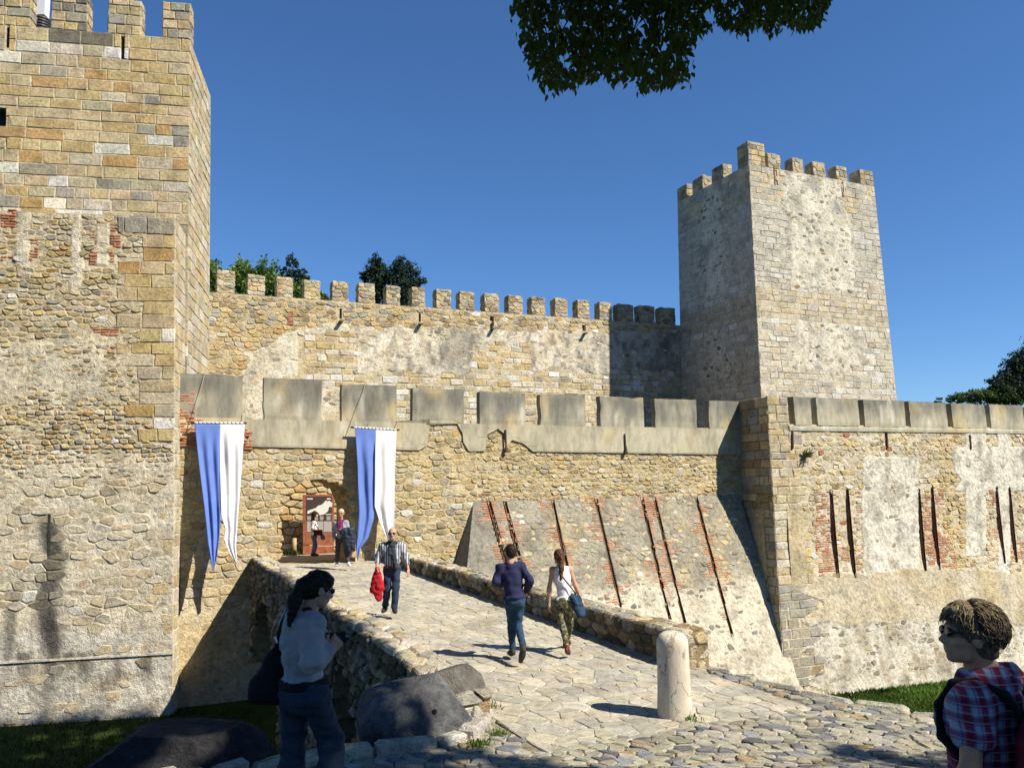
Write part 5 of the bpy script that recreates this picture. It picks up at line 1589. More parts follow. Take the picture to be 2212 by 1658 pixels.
# branch of a second tree, outside to the right: shades the back of the lawn and dapples the cobbles
t2 = thing('shade_tree', (16.5, 6.5, -.1), 'tree standing out of sight to the right of the lawn', 'tree')
b2_ = Vector((16.5, 6.5, -.1))
m = MB(); m.tube([b2_, b2_ + Vector((-.2, 0, 3)), b2_ + Vector((-.5, .2, 7))], [.3, .24, .1], 10, (.12, .10, .08)); m.build('trunk', M_BARK, t2, smooth=True)
Vv, Tt = [], []
def add_cl(wv, hv, z, k, sg):
    l = (hv - z) / TANS
    p = np.array([WP[0] * wv + EL[0] * l, WP[1] * wv + EL[1] * l, z])
    q = p + rng.normal(size=(k, 3)) * sg
    D = rng.normal(size=(k, 3)); D /= np.linalg.norm(D, axis=1)[:, None]; L = rng.uniform(.1, .22, k)
    v, tt = leaves_np(q, D, L, L * .55, LC * rng.uniform(.6, 1.5, (k, 1)), rng); Vv.append(v); Tt.append(tt)
for i in range(95):
    u = rng.uniform(0, 1); wv = lerp(11.9, 16.5, u); hv = lerp(1.80, -2.0, u) + rng.uniform(-.05, .20)
    add_cl(wv, hv, rng.uniform(7.2, 8.2), 34, .14)
for i in range(14): add_cl(rng.uniform(8.75, 9.15) + rng.normal() * .04, rng.uniform(.2, 1.5), rng.uniform(8.0, 9.0), 26, .10)
np_mesh('crown', np.concatenate(Vv), 4, np.concatenate(Tt), M_LEAF, t2)
for wv, hv in ((12.5, 1.3), (14, 0), (15.5, -1.2), (9, .8)):
    l = (hv - 7.8) / TANS; p = Vector((WP[0] * wv + EL[0] * l, WP[1] * wv + EL[1] * l, 7.8))
    m = MB(); m.tube([b2_ + Vector((-.4, .1, 5.5)), b2_.lerp(p, .6) + Vector((0, 0, 3)), p], [.1, .06, .02], 6, (.12, .10, .08)); m.build('limb', M_BARK, t2, smooth=True)
# ================================================================= PEOPLE
def e_prim(c, rad, R=None): return ('e', np.array(c, float), np.array(rad, float), R)
def c_prim(a, b, ra, rb=None): return ('c', np.array(a, float), np.array(b, float), ra, ra if rb is None else rb)
def prim_d(p, X):
    if p[0] == 'c':
        a, b = p[1], p[2]; ab = b - a
        t = np.clip(((X - a) @ ab) / max(1e-9, ab @ ab), 0, 1)
        return np.linalg.norm(X - a - t[..., None] * ab, axis=-1) - (p[3] + (p[4] - p[3]) * t)
    q = X - p[1]
    if p[3] is not None: q = q @ p[3].T
    k0 = np.linalg.norm(q / p[2], axis=-1); k1 = np.linalg.norm(q / p[2] ** 2, axis=-1)
    return k0 * (k0 - 1) / np.maximum(k1, 1e-6)
def prim_box(p):
    if p[0] == 'c':
        m_ = max(p[3], p[4]); return np.minimum(p[1], p[2]) - m_, np.maximum(p[1], p[2]) + m_
    m_ = p[2].max(); return p[1] - m_, p[1] + m_
def sdf_mesh(prims, res, k=.03, cuts=(), subs=(), fold=None, infl=0.0):
    """smooth union of limbs and muscles -> one closed surface (surface nets)"""
    lo = np.min([prim_box(p)[0] for p in prims], axis=0) - 3 * res - .02; hi = np.max([prim_box(p)[1] for p in prims], axis=0) + 3 * res + .02
    n = np.maximum(4, np.ceil((hi - lo) / res).astype(int))
    ax = [lo[i] + res * np.arange(n[i]) for i in range(3)]
    X = np.stack(np.meshgrid(*ax, indexing='ij'), axis=-1)
    D = np.full(tuple(n), 9.0)
    for p in prims:
        b0, b1 = prim_box(p); pad = k * 1.5 + 2.5 * res
        i0 = np.maximum(0, ((b0 - pad - lo) / res).astype(int)); i1 = np.minimum(n, ((b1 + pad - lo) / res).astype(int) + 2)
        sl = tuple(slice(a, b) for a, b in zip(i0, i1))
        d = prim_d(p, X[sl]); o = D[sl]
        h = np.maximum(k - np.abs(d - o), 0) / k
        D[sl] = np.minimum(d, o) - h * h * k * .25
    for p in subs: 
        d = -prim_d(p, X); h = np.maximum(.012 - np.abs(d - D), 0) / .012
        D = np.maximum(D, d) + h * h * .003
    D -= infl
    if fold: D += fold(X)
    for P0, N0 in cuts: D = np.maximum(D, (X - np.array(P0)) @ np.array(N0))
    D = np.clip(D, -9, 9)
    s = D < 0
    c = [(i, j, l) for i in (0, 1) for j in (0, 1) for l in (0, 1)]
    sh = tuple(n - 1)
    get = lambda A, o: A[o[0]:o[0] + sh[0], o[1]:o[1] + sh[1], o[2]:o[2] + sh[2]]
    anyS = np.zeros(sh, bool); allS = np.ones(sh, bool)
    for o in c: anyS |= get(s, o); allS &= get(s, o)
    mask = anyS & ~allS
    idx = np.argwhere(mask)
    acc = np.zeros((len(idx), 3)); cnt = np.zeros(len(idx))
    dv = lambda o: D[idx[:, 0] + o[0], idx[:, 1] + o[1], idx[:, 2] + o[2]]
    for a in c:
        for d in range(3):
            if a[d]: continue
            b = list(a); b[d] = 1
            da, db = dv(a), dv(tuple(b)); m_ = (da < 0) != (db < 0)
            t = np.where(m_, da / np.where(m_, da - db, 1), 0)
            q = np.tile(np.array(a, float), (len(idx), 1)); q[:, d] = t
            acc[m_] += q[m_]; cnt[m_] += 1
    V = lo + res * (idx + acc / cnt[:, None])
    num = np.full(sh, -1); num[mask] = np.arange(len(idx))
    F = []
    for d in range(3):
        e1, e2 = [(1, 2), (2, 0), (0, 1)][d]
        A = np.moveaxis(s, (d, e1, e2), (0, 1, 2)); Nn = np.moveaxis(num, (d, e1, e2), (0, 1, 2))
        x = A[:-1, 1:-1, 1:-1] != A[1:, 1:-1, 1:-1]
        q = np.argwhere(x)
        if not len(q): continue
        i, j, l = q[:, 0], q[:, 1] + 1, q[:, 2] + 1
        f = np.stack([Nn[i, j - 1, l - 1], Nn[i, j, l - 1], Nn[i, j, l], Nn[i, j - 1, l]], axis=1)
        flip = A[i, j, l] == 0
        f[flip] = f[flip][:, ::-1]
        F.append(f)
    F = np.concatenate(F); F = F[(F >= 0).all(axis=1)]
    return V, F
def body_obj(name, parts, mat, parent=None, **kw):
    v = np.concatenate([p[0] for p in parts]); o = 0; fs = []
    for p in parts: fs.append(p[1] + o); o += len(p[0])
    F = np.concatenate(fs)
    me = bpy.data.meshes.new(name)
    me.vertices.add(len(v)); me.vertices.foreach_set('co', v.astype(np.float32).ravel())
    me.loops.add(len(F) * 4); me.loops.foreach_set('vertex_index', F.astype(np.int32).ravel())
    me.polygons.add(len(F)); me.polygons.foreach_set('loop_start', np.arange(0, len(F) * 4, 4, dtype=np.int32))
    me.polygons.foreach_set('use_smooth', np.ones(len(F), bool))
    me.update(calc_edges=True)
    return tag(link(name, me, mat, parent), **kw)
def nrm(v): v = np.array(v, float); return v / np.linalg.norm(v)
def folds(amp, f, seed=0.0, ax=(0, 0, 1)):
    a, b, c_ = nrm((.6, .5, 1.0)), nrm((-.8, .4, .7)), nrm((.3, -.9, .6))
    def g(X): return amp * (np.sin(X @ a * f + 1.7 * np.sin(X @ b * f * .6 + seed)) * .6 + np.sin(X @ c_ * f * 1.7 + seed * 2) * .4)
    return g
def cloth(name, c, var=.14, sc=40, rough=.85, bs=.25):
    m, t, b = newmat(name)
    f = noise_fac(t, sc, 3, .6); f2 = noise_fac(t, 5, 3, .6)
    t.links.new(mul(t, mul(t, c, ramp(t, f, (.3, 1 - var), (.7, 1 + var))), ramp(t, f2, (.3, .88), (.7, 1.1))), b.inputs['Base Color'])
    b.inputs['Roughness'].default_value = rough; b.inputs['Specular IOR Level'].default_value = .2
    bump(t, b, ((f, bs),), .004); return m
M_SKIN = cloth('skin', (.46, .27, .185), .06, 30, .55, .05); M_SKIN2 = cloth('tanned_skin', (.50, .27, .16), .06, 30, .5, .05)
def hair_mat(name, c, c2=None, sc=70):
    m, t, b = newmat(name)
    f = noise_fac(t, sc, 3, .7, (1, 1, .25)); f2 = noise_fac(t, 9, 3, .6)
    cc = mixf(t, ramp(t, f, (.35, 0.0), (.65, 1.0)), tuple(x * .55 for x in c), c2 or tuple(x * 1.5 for x in c))
    t.links.new(mul(t, cc, ramp(t, f2, (.3, .7), (.7, 1.2))), b.inputs['Base Color']); b.inputs['Roughness'].default_value = .55; b.inputs['Specular IOR Level'].default_value = .15
    bump(t, b, ((f, .7),), .008); return m
M_HDARK = hair_mat('dark_hair', (.018, .012, .009)); M_HBROWN = hair_mat('brown_hair', (.075, .035, .018)); M_HGREY = hair_mat('grey_hair', (.26, .24, .22)); M_HBLOND = hair_mat('pale_blond_hair', (.50, .41, .28)); M_HMIX = hair_mat('brown_blond_hair', (.06, .042, .025), (.26, .20, .125), 90)
M_DENIM = cloth('blue_denim', (.019, .047, .09), .3, 60); M_DKDENIM = cloth('dark_denim', (.018, .032, .06), .25, 60); M_LTDENIM = cloth('pale_denim', (.20, .30, .42), .3, 25); M_NAVY = cloth('navy_knit', (.018, .020, .062), .15, 90)
M_WTOP = cloth('white_cotton', (.72, .70, .74), .05); M_OFFW = cloth('dimmed_white_knit', (.36, .335, .335), .08, 90); M_BLACK = cloth('black_cloth', (.012, .012, .014), .2); M_LEATHER = cloth('brown_leather', (.10, .035, .018), .2, 20, .5)  # off-white knit dimmed to grey, putting the tree shade into its colour
M_SHOE = cloth('dark_shoe', (.035, .028, .026), .2, 20, .6); M_WSHOE = cloth('white_shoe', (.62, .6, .58), .1); M_RED = cloth('red_jacket', (.36, .012, .022), .25, 12); M_COAT = cloth('dark_blue_coat', (.022, .03, .05), .2, 20, .6); M_GREYJ = cloth('grey_cardigan', (.24, .27, .30), .12, 60); M_PLUM = cloth('plum_trousers', (.06, .045, .06), .2)
M_GLASS = plain('dark_lens', (.008, .008, .009), .12, 0, 5, 0, .6); M_WEYE = plain('eye_white', (.7, .68, .64), .3, 0, 5, 0); M_SOLE = cloth('shoe_sole', (.06, .055, .05), .2)
def sine_axis(t, axis, freq):
    g = nd(t, 'ShaderNodeNewGeometry'); d = nd(t, 'ShaderNodeVectorMath', operation='DOT_PRODUCT'); d.inputs[1].default_value = tuple(axis)
    t.links.new(g.outputs['Position'], d.inputs[0])
    a = nd(t, 'ShaderNodeMath', operation='MULTIPLY'); a.inputs[1].default_value = freq * 2 * math.pi; t.links.new(d.outputs['Value'], a.inputs[0])
    s = nd(t, 'ShaderNodeMath', operation='SINE'); t.links.new(a.outputs[0], s.inputs[0])
    k = nd(t, 'ShaderNodeMath', operation='MULTIPLY_ADD'); k.inputs[1].default_value = .5; k.inputs[2].default_value = .5; t.links.new(s.outputs[0], k.inputs[0])
    return k.outputs[0]
def pattern(name):
    m, t, b = newmat(name); b.inputs['Roughness'].default_value = .85; b.inputs['Specular IOR Level'].default_value = .15
    return m, t, b

def head_parts(c, f, up, h, hair=None):
    f = nrm(f); up = np.array(up, float); rt = nrm(np.cross(f, up)); up = np.cross(rt, f)
    R = np.stack([rt, f, up])
    W = lambda x, y, z: np.array(c) + (rt * x + f * y + up * z) * h
    E = lambda p, r_: e_prim(W(*p), np.array(r_) * h, R)
    C_ = lambda a, b, ra, rb=None: c_prim(W(*a), W(*b), ra * h, (rb if rb is not None else ra) * h)
    pr = [E((0, -.012, .03), (.074, .094, .085)), E((0, .03, -.03), (.060, .060, .082)), C_((-.03, .035, -.078), (.03, .035, -.078), .03), E((0, .066, -.096), (.024, .022, .02)),
          C_((0, .086, .008), (0, .108, -.026), .009, .0135), C_((-.017, .092, -.03), (.017, .092, -.03), .009), C_((-.032, .08, .026), (.032, .08, .026), .012),
          C_((-.016, .087, -.055), (.016, .087, -.055), .0075), C_((-.014, .085, -.066), (.014, .085, -.066), .008), E((-.045, .055, -.025), (.024, .026, .022)), E((.045, .055, -.025), (.024, .026, .022)),
          E((-.077, -.008, -.012), (.011, .022, .033)), E((.077, -.008, -.012), (.011, .022, .033))]
    sub = [E((-.031, .098, .006), (.016, .014, .010)), E((.031, .098, .006), (.016, .014, .010)), C_((-.02, .1, -.0605), (.02, .1, -.0605), .0028)]
    return pr, sub, W, E, C_, R
def hand_parts(wr, d, palm, h, curl=.4, side=1):
    """palm plus five bent fingers; d: wrist->finger direction, palm: palm normal"""
    d = nrm(d); palm = nrm(np.array(palm) - d * np.dot(palm, d)); x = np.cross(d, palm) * side
    P = lambda a, b, c_=0.0: np.array(wr) + (d * a + x * b + palm * c_) * h
    pr = [c_prim(P(.0, 0), P(.03, 0), .024 * h, .027 * h), c_prim(P(.035, -.026), P(.08, -.030), .014 * h), c_prim(P(.035, 0), P(.085, 0), .0145 * h), c_prim(P(.035, .024), P(.08, .026), .014 * h)]
    for b, L in ((-.033, .052), (-.0115, .066), (.0105, .073), (.0315, .066)):
        L *= .95; a = .085
        c1, c2 = math.cos(curl), math.sin(curl); c3, c4 = math.cos(curl * 2.1), math.sin(curl * 2.1)
        k = P(a + L * .5 * c1, b, L * .5 * c2); e_ = P(a + L * .5 * c1 + L * .55 * c3, b * .95, L * .5 * c2 + L * .55 * c4)
        pr += [c_prim(P(a - .01, b), k, .0095 * h, .0088 * h), c_prim(k, e_, .0088 * h, .0075 * h)]
    k = P(.058, .056, .018)
    pr += [c_prim(P(.02, .026, .005), k, .0125 * h, .010 * h), c_prim(k, P(.09, .052, .034), .010 * h, .0085 * h)]
    return pr
def person(label, base, J, h, face, up=(0, 0, 1), hs=1.0, res=.016, skin=None, hands=True, curlL=.5, curlR=.5, female=False, palmL=None, palmR=None, slim=1.0):
    """one continuous skin mesh posed on world-space joints; returns root and body prims for the clothes"""
    root = thing('person', base, label, 'person')
    J = {k: np.array(v, float) for k, v in J.items()}
    shm = (J['shL'] + J['shR']) / 2; hpm = (J['hipL'] + J['hipR']) / 2
    rt = nrm(J['shR'] - J['shL']); upv = nrm(shm - hpm); fw = nrm(np.cross(upv, rt)); rt = nrm(np.cross(fw, upv))
    R = np.stack([rt, fw, upv]); hw = np.linalg.norm(J['shR'] - J['shL']) / 2
    hr = nrm(J['hipR'] - J['hipL']); hfw = nrm(np.cross(upv, hr)); RH = np.stack([hr, hfw, np.cross(hr, hfw)])
    sp = lambda t, x=0, y=0: lerp(shm, hpm, t) + rt * x + fw * y
    E = lambda c, r_, RR=R: e_prim(c, np.array(r_) * h, RR)
    T = [c_prim(J['shL'] + upv * .0, J['shR'], .058 * h), E(sp(.27, 0, .005), (hw / h * .92, .112, .19)), E(sp(.62, 0, 0), (hw / h * (.70 if female else .80), .098, .17)),
         E(sp(1.0, 0, -.01), ((.158 if female else .148), .112, .13), RH), c_prim(sp(.02, 0, -.02), sp(-.1, 0, -.01), .075 * h, .06 * h)]
    if female: T += [E(sp(.30, s_ * .072 * h, .072 * h), (.064, .054, .062)) for s_ in (-1, 1)]
    G = [E(hpm + hr * (s_ * .065 * h) - hfw * .035 * h - upv * .04 * h, (.078, .078, .085), RH) for s_ in (-1, 1)]
    limbs = {}
    for s_ in 'LR':
        hp, kn, an, to = J['hip' + s_], J['kn' + s_], J['an' + s_], J['to' + s_]
        limbs['leg' + s_] = [c_prim(hp, kn, .077 * h, .050 * h), c_prim(kn, an, .050 * h, .036 * h), c_prim(lerp(kn, an, .12), lerp(kn, an, .5), .048 * h, .040 * h)]
        fd = to - an; heel = an - nrm(np.array([fd[0], fd[1], 0]) + 1e-6) * .045 * h + (to - an) * 0 ; heel[2] = an[2] - .045 * h if 'lift' + s_ not in J else J['lift' + s_][2]
        if 'lift' + s_ in J: heel = J['lift' + s_]
        limbs['foot' + s_] = [c_prim(heel, lerp(heel, to, .55), .032 * h, .038 * h), c_prim(lerp(heel, to, .5), to, .038 * h, .028 * h), c_prim(an, lerp(heel, to, .3), .036 * h, .036 * h)]
        sh, el, wr = J['sh' + s_], J['el' + s_], J['wr' + s_]
        k = (.86 if female else 1.0) * slim
        limbs['arm' + s_] = [c_prim(sh, el, .050 * h * k, .038 * h * k), c_prim(el, wr, .039 * h * k, .026 * h * k), c_prim(lerp(el, wr, .1), lerp(el, wr, .35), .039 * h * k, .036 * h * k)]
    hp_, sub, W, HE, HC, HR = head_parts(J['head'], face, up, h * hs)
    nb = J['neck']; neck = [c_prim(W(0, -.02, -.06), nb, .052 * h * (.88 if female else 1), .058 * h)]
    allp = T + G + neck + sum(limbs.values(), [])
    small = lambda P: [(p[0], p[1], p[2], p[3] - .007, p[4] - .007) if p[0] == 'c' else (p[0], p[1], p[2] - .008, p[3]) for p in P]
    bare = []
    for s_ in 'LR': bare += limbs['arm' + s_]
    parts = [sdf_mesh(small(T + G + sum((limbs['leg' + s_] + limbs['foot' + s_] for s_ in 'LR'), [])) + neck + bare, res, .03)]
    parts.append(sdf_mesh(hp_ + [c_prim(W(0, -.02, -.05), lerp(W(0, -.02, -.06), nb, .7), .05 * h * (.88 if female else 1))], min(res, .0075), .016, subs=sub))
    if hands:
        for s_, cu, pm in (('L', curlL, palmL), ('R', curlR, palmR)):
            wr, el = J['wr' + s_], J['el' + s_]
            d = nrm(wr - el) if ('hand' + s_) not in J else nrm(J['hand' + s_] - wr)
            pmv = pm if pm is not None else (rt if s_ == 'L' else -rt)
            parts.append(sdf_mesh(hand_parts(wr, d, pmv, h, cu, 1 if s_ == 'R' else -1), .0052, .010))
    body_obj('body', parts, skin or M_SKIN, root)
    return root, dict(T=T, G=G, limbs=limbs, W=W, HE=HE, HC=HC, HR=HR, neck=neck, sp=sp, rt=rt, fw=fw, up=upv, hpm=hpm, shm=shm, J=J, h=h, hr=hr, hfw=hfw)
def shirt(root, D, mat, name='shirt', hem=.86, sleeves=1.0, res=.014, infl=.014, fold=.006, ff=42, collar=.0, sl_r=1.12, seed=0.0):
    h = D['h']; J = D['J']; pr = D['T'] + D['G'] if hem > .95 else list(D['T'])
    if sleeves == 0: pr[0] = c_prim(lerp(J['shL'], J['shR'], .17), lerp(J['shL'], J['shR'], .83), .050 * h)
    for s_ in 'LR':
        A = D['limbs']['arm' + s_]
        if sleeves >= .99: pr += [c_prim(p[1], p[2], p[3] * sl_r, p[4] * sl_r) for p in A]
        elif sleeves > 0:
            sh, el, wr = J['sh' + s_], J['el' + s_], J['wr' + s_]
            if sleeves <= .5: pr.append(c_prim(sh, lerp(sh, el, sleeves * 2), .054 * h, .052 * h * sl_r))
            else: pr += [c_prim(sh, el, .056 * h * sl_r, .044 * h * sl_r), c_prim(el, lerp(el, wr, sleeves * 2 - 1), .044 * h * sl_r, .037 * h * sl_r)]
    cuts = [(D['sp'](hem), -D['up']), (lerp(D['J']['neck'], D['shm'], -.05 - collar), nrm(D['up'] + D['fw'] * .25))]
    return body_obj(name, [sdf_mesh(pr, res, .035, cuts=cuts, fold=folds(fold, ff, seed) if fold else None, infl=infl)], mat, root)
def trousers(root, D, mat, name='trousers', top=.80, length=.95, flare=1.05, res=.014, infl=.010, fold=.006, ff=38, seed=0.0):
    pr = [D['T'][3]] + list(D['G'])
    J = D['J']; h = D['h']
    for s_ in 'LR':
        hp, kn, an = J['hip' + s_], J['kn' + s_], J['an' + s_]
        e = lerp(kn, an, length)
        pr += [c_prim(hp, kn, .079 * h, .054 * h * (1 + (flare - 1) * .5)), c_prim(kn, e, .052 * h * (1 + (flare - 1) * .5), .043 * h * flare), c_prim(lerp(kn, an, .1), lerp(kn, an, .5), .048 * h, .042 * h * flare)]
    pr.append(e_prim(D['sp'](.86), np.array((.138, .096, .12)) * h, np.stack([D['hr'], D['hfw'], np.cross(D['hr'], D['hfw'])])))
    return body_obj(name, [sdf_mesh(pr, res, .03, cuts=[(D['sp'](top), D['up'])], fold=folds(fold, ff, seed), infl=infl)], mat, root)
def shoes(root, D, mat, infl=.008):
    for s_ in 'LR': body_obj('shoe', [sdf_mesh(D['limbs']['foot' + s_], .011, .02, infl=infl)], mat, root)
def hair(root, D, mat, extra=(), faceclear=.1, vol=1.0, low=-.06, res=.009, fold=.004, ff=150, name='hair', back=1.0):
    E, C_, W = D['HE'], D['HC'], D['W']
    pr = [] if not vol else [E((0, -.018, .036), (.086 * vol, .104 * vol, .094 * vol)), E((0, -.05 * back, -.005), (.080 * vol, .070 * vol, .085 * vol))]
    pr += [x(E, C_, W) for x in extra]
    sub = [] if not vol else [E((0, .105, -.052), (.082, faceclear, .108)), E((0, .06, -.13), (.12, .10, .075))]
    return body_obj(name, [sdf_mesh(pr, res, .02, subs=sub, fold=folds(fold, ff, 1.3))], mat, root)
def eyes(root, D):
    for s_ in (-1, 1):
        o = body_obj('eye', [sdf_mesh([D['HE']((s_ * .031, .080, .006), (.0125, .0125, .0125))], .005, .004)], M_WEYE, root)
        body_obj('pupil', [sdf_mesh([D['HE']((s_ * .031, .090, .006), (.006, .004, .006))], .003, .002)], M_GLASS, o)
def glasses(root, D, mat=None, wd=.058, name='sunglasses'):
    E, C_ = D['HE'], D['HC']
    pr = [E((s_ * .034, .094, .010), (.030, .010, .021)) for s_ in (-1, 1)] + [C_((-.066, .084, .016), (.066, .084, .016), .006)]
    pr += [C_((s_ * .068, .084, .016), (s_ * .084, -.005, .010), .005) for s_ in (-1, 1)]
    return body_obj(name, [sdf_mesh(pr, .0048, .006)], mat or M_GLASS, root)
def belt(root, D, mat, t=.86, w_=.02, infl=.02):
    h = D['h']; c = D['sp'](t)
    pr = [e_prim(c, np.array((.152, .112, .12)) * h, np.stack([D['hr'], D['hfw'], np.cross(D['hr'], D['hfw'])]))]
    return body_obj('belt', [sdf_mesh(pr, .009, .01, cuts=[(c + D['up'] * w_, D['up']), (c - D['up'] * w_, -D['up'])], infl=infl)], mat, root)
def Q(x, y, Y): return atY(x * K, y * K, Y)
def drop(p, dz): return np.array(p) + np.array([0, 0, dz])
def sheet(pts, mat, name, label, cat, thick=.02, res=.012, k=.03, fold=.012, ff=30, seed=0.0, parent=None, group=None):
    """hanging cloth: smooth union of strips"""
    pr = [c_prim(a, b, ra, rb) for a, b, ra, rb in pts]
    return body_obj(name, [sdf_mesh(pr, res, k, fold=folds(fold, ff, seed))], mat, parent, label=label, cat=cat, group=group)

# ---- man in navy, walking away up the bridge
Y = 12.95
J = dict(head=Q(1110, 1201, Y), neck=Q(1110, 1222, Y - .03), shL=Q(1090, 1233, Y), shR=Q(1134, 1233, Y + .05), elL=Q(1079, 1264, Y - .04), elR=Q(1153, 1262, Y - .05), wrL=Q(1090, 1272, Y + .2), wrR=Q(1146, 1284, Y + .15),
         hipL=Q(1109, 1305, Y), hipR=Q(1131, 1305, Y - .01), knL=Q(1113, 1358, Y + .10), anL=Q(1115, 1411, Y + .05), toL=Q(1108, 1419, Y + .24), knR=Q(1127, 1360, Y + .02), anR=Q(1138, 1405, Y - .38), toR=Q(1133, 1437, Y - .42), liftR=Q(1139, 1414, Y - .48))
root, D = person('man in navy jumper and blue jeans seen from behind, walking up the bridge', tuple(Q(1112, 1428, Y)), J, 1.0, (-.35, .93, -.04), curlL=.7, curlR=.7, slim=.86)
shirt(root, D, M_NAVY, 'jumper', hem=.95, sl_r=1.08, fold=.008, seed=1, infl=.024); trousers(root, D, M_DENIM, 'jeans', top=.84, flare=1.05, fold=.007, ff=55, seed=2, infl=.004); shoes(root, D, M_SHOE)
hair(root, D, M_HDARK, low=-.05, faceclear=.1)
# ---- woman in white top
Y = 13.4
J = dict(head=Q(1216, 1211, Y), neck=Q(1219, 1230, Y - .02), shL=Q(1202, 1239, Y), shR=Q(1240, 1238, Y + .05), elL=Q(1195, 1278, Y - .02), elR=Q(1252, 1273, Y + .02), wrL=Q(1195, 1313, Y + .02), wrR=Q(1265, 1305, Y + .03),
         hipL=Q(1219, 1310, Y), hipR=Q(1239, 1310, Y + .02), knL=Q(1222, 1355, Y - .02), anL=Q(1234, 1406, Y - .36), toL=Q(1238, 1420, Y - .24), knR=Q(1240, 1353, Y + .12), anR=Q(1236, 1390, Y + .40), toR=Q(1228, 1401, Y + .52))
root, D = person('woman in white vest top and camouflage trousers seen from behind, long ponytail', tuple(Q(1230, 1415, Y)), J, .98, (-.25, .95, -.05), female=True, curlL=.35, curlR=.8)
shirt(root, D, M_WTOP, 'vest_top', hem=.93, sleeves=0, infl=.009, fold=.006, collar=-.25, seed=3)
m, t, b = pattern('camouflage')
f1 = noise_fac(t, 14, 2, .5); f2 = noise_fac(t, 19, 2, .5); f3 = noise_fac(t, 24, 2, .5)
c = mixf(t, ramp(t, f1, (.49, 0.0), (.51, 1.0)), (.13, .12, .065), (.06, .065, .035)); c = mixf(t, ramp(t, f2, (.55, 0.0), (.57, 1.0)), c, (.26, .22, .14)); c = mixf(t, ramp(t, f3, (.59, 0.0), (.61, 1.0)), c, (.025, .022, .018))
t.links.new(c, b.inputs['Base Color'])
trousers(root, D, m, 'trousers', top=.82, length=.86, flare=.84, infl=.007, fold=.006, seed=4)
shoes(root, D, M_LEATHER, .002)
hair(root, D, M_HBROWN, extra=[lambda E, C_, W: C_((0, -.10, .0), (0, -.125, -.04), .03), lambda E, C_, W: c_prim(W(0, -.125, -.03), W(-.01, -.14, -.18), .036, .042), lambda E, C_, W: c_prim(W(-.01, -.14, -.16), W(-.025, -.13, -.35), .042, .02)], fold=.006)
sheet([(Q(1246, 1298, 13.3), Q(1258, 1325, 13.3), .05, .06), (Q(1258, 1300, 13.32), Q(1268, 1334, 13.3), .045, .05), (Q(1250, 1312, 13.3), Q(1262, 1338, 13.26), .05, .045)], M_DENIM, 'denim_jacket', 'blue denim jacket hanging at the hip of the woman in white vest top', 'jacket', fold=.008, ff=60, seed=2)
MB().tube([D['sp'](.05, -.08, -.15), D['sp'](.4, .04, -.155), D['sp'](.75, .16, -.13), tuple(Q(1250, 1302, 13.27))], .012, 6).build('bag_strap', M_BLACK, root)

# ---- bald bearded man coming down the bridge
Y = 16.75
J = dict(head=Q(854, 1160, Y - .05), neck=Q(853, 1181, Y), shR=Q(833, 1187, Y), shL=Q(873, 1187, Y), elR=Q(822, 1212, Y + .03), elL=Q(884, 1213, Y + .03), wrR=Q(820, 1235, Y - .12), wrL=Q(888, 1238, Y - .02),
         hipR=Q(844, 1239, Y), hipL=Q(862, 1239, Y), knR=Q(843, 1279, Y - .05), knL=Q(861, 1280, Y - .10), anR=Q(838, 1318, Y + .08), anL=Q(858, 1322, Y - .12), toR=Q(833, 1329, Y - .10), toL=Q(861, 1330, Y - .30))
root, D = person('bald bearded man in striped shirt and dark jeans, walking down the bridge', tuple(Q(848, 1330, Y)), J, 1.02, (.06, -1, -.03), curlR=1.0, curlL=.45)
m, t, b = pattern('striped_cotton')
t.links.new(mixf(t, ramp(t, sine_axis(t, tuple(D['rt']), 21), (.42, 0.0), (.58, 1.0)), (.46, .47, .50), (.10, .11, .16)), b.inputs['Base Color'])
shirt(root, D, m, 'shirt', hem=.90, sleeves=.72, fold=.008, seed=5); trousers(root, D, M_DKDENIM, 'jeans', top=.82, flare=1.2, fold=.008, seed=6); shoes(root, D, M_SHOE); belt(root, D, M_LEATHER, .88)
hair(root, D, M_HGREY, extra=[lambda E, C_, W: E((0, .066, -.092), (.045, .03, .036)), lambda E, C_, W: C_((-.05, .03, -.07), (.05, .03, -.07), .022)], vol=0, name='beard', fold=.002)
eyes(root, D); glasses(root, D, M_GLASS, name='glasses')
sp = D['sp']
body_obj('scarf', [sdf_mesh([c_prim(sp(-.09, -.06, .03), sp(-.09, .06, .03), .062), c_prim(sp(-.07, 0, -.07), sp(-.09, -.06, .02), .055), c_prim(sp(-.07, 0, -.07), sp(-.09, .06, .02), .055), c_prim(sp(-.02, -.03, .09), sp(.35, -.045, .14), .05, .045), c_prim(sp(.35, -.045, .14), sp(.85, -.10, .135), .045, .055), c_prim(sp(0, .02, .09), sp(.30, .02, .15), .045, .035)], .012, .02, fold=folds(.008, 60, 2))], cloth('dark_scarf', (.03, .035, .05), .3, 30), root)
sheet([(Q(821, 1238, 16.6), Q(818, 1262, 16.62), .05, .085), (Q(822, 1245, 16.6), Q(829, 1280, 16.6), .06, .07), (Q(816, 1262, 16.62), Q(810, 1285, 16.62), .07, .055), (Q(824, 1270, 16.6), Q(825, 1301, 16.6), .07, .06), (Q(815, 1275, 16.6), Q(820, 1296, 16.6), .06, .05)], M_RED, 'red_jacket', 'red jacket hanging from the right hand of the bald bearded man', 'jacket', fold=.009, ff=55, seed=1)
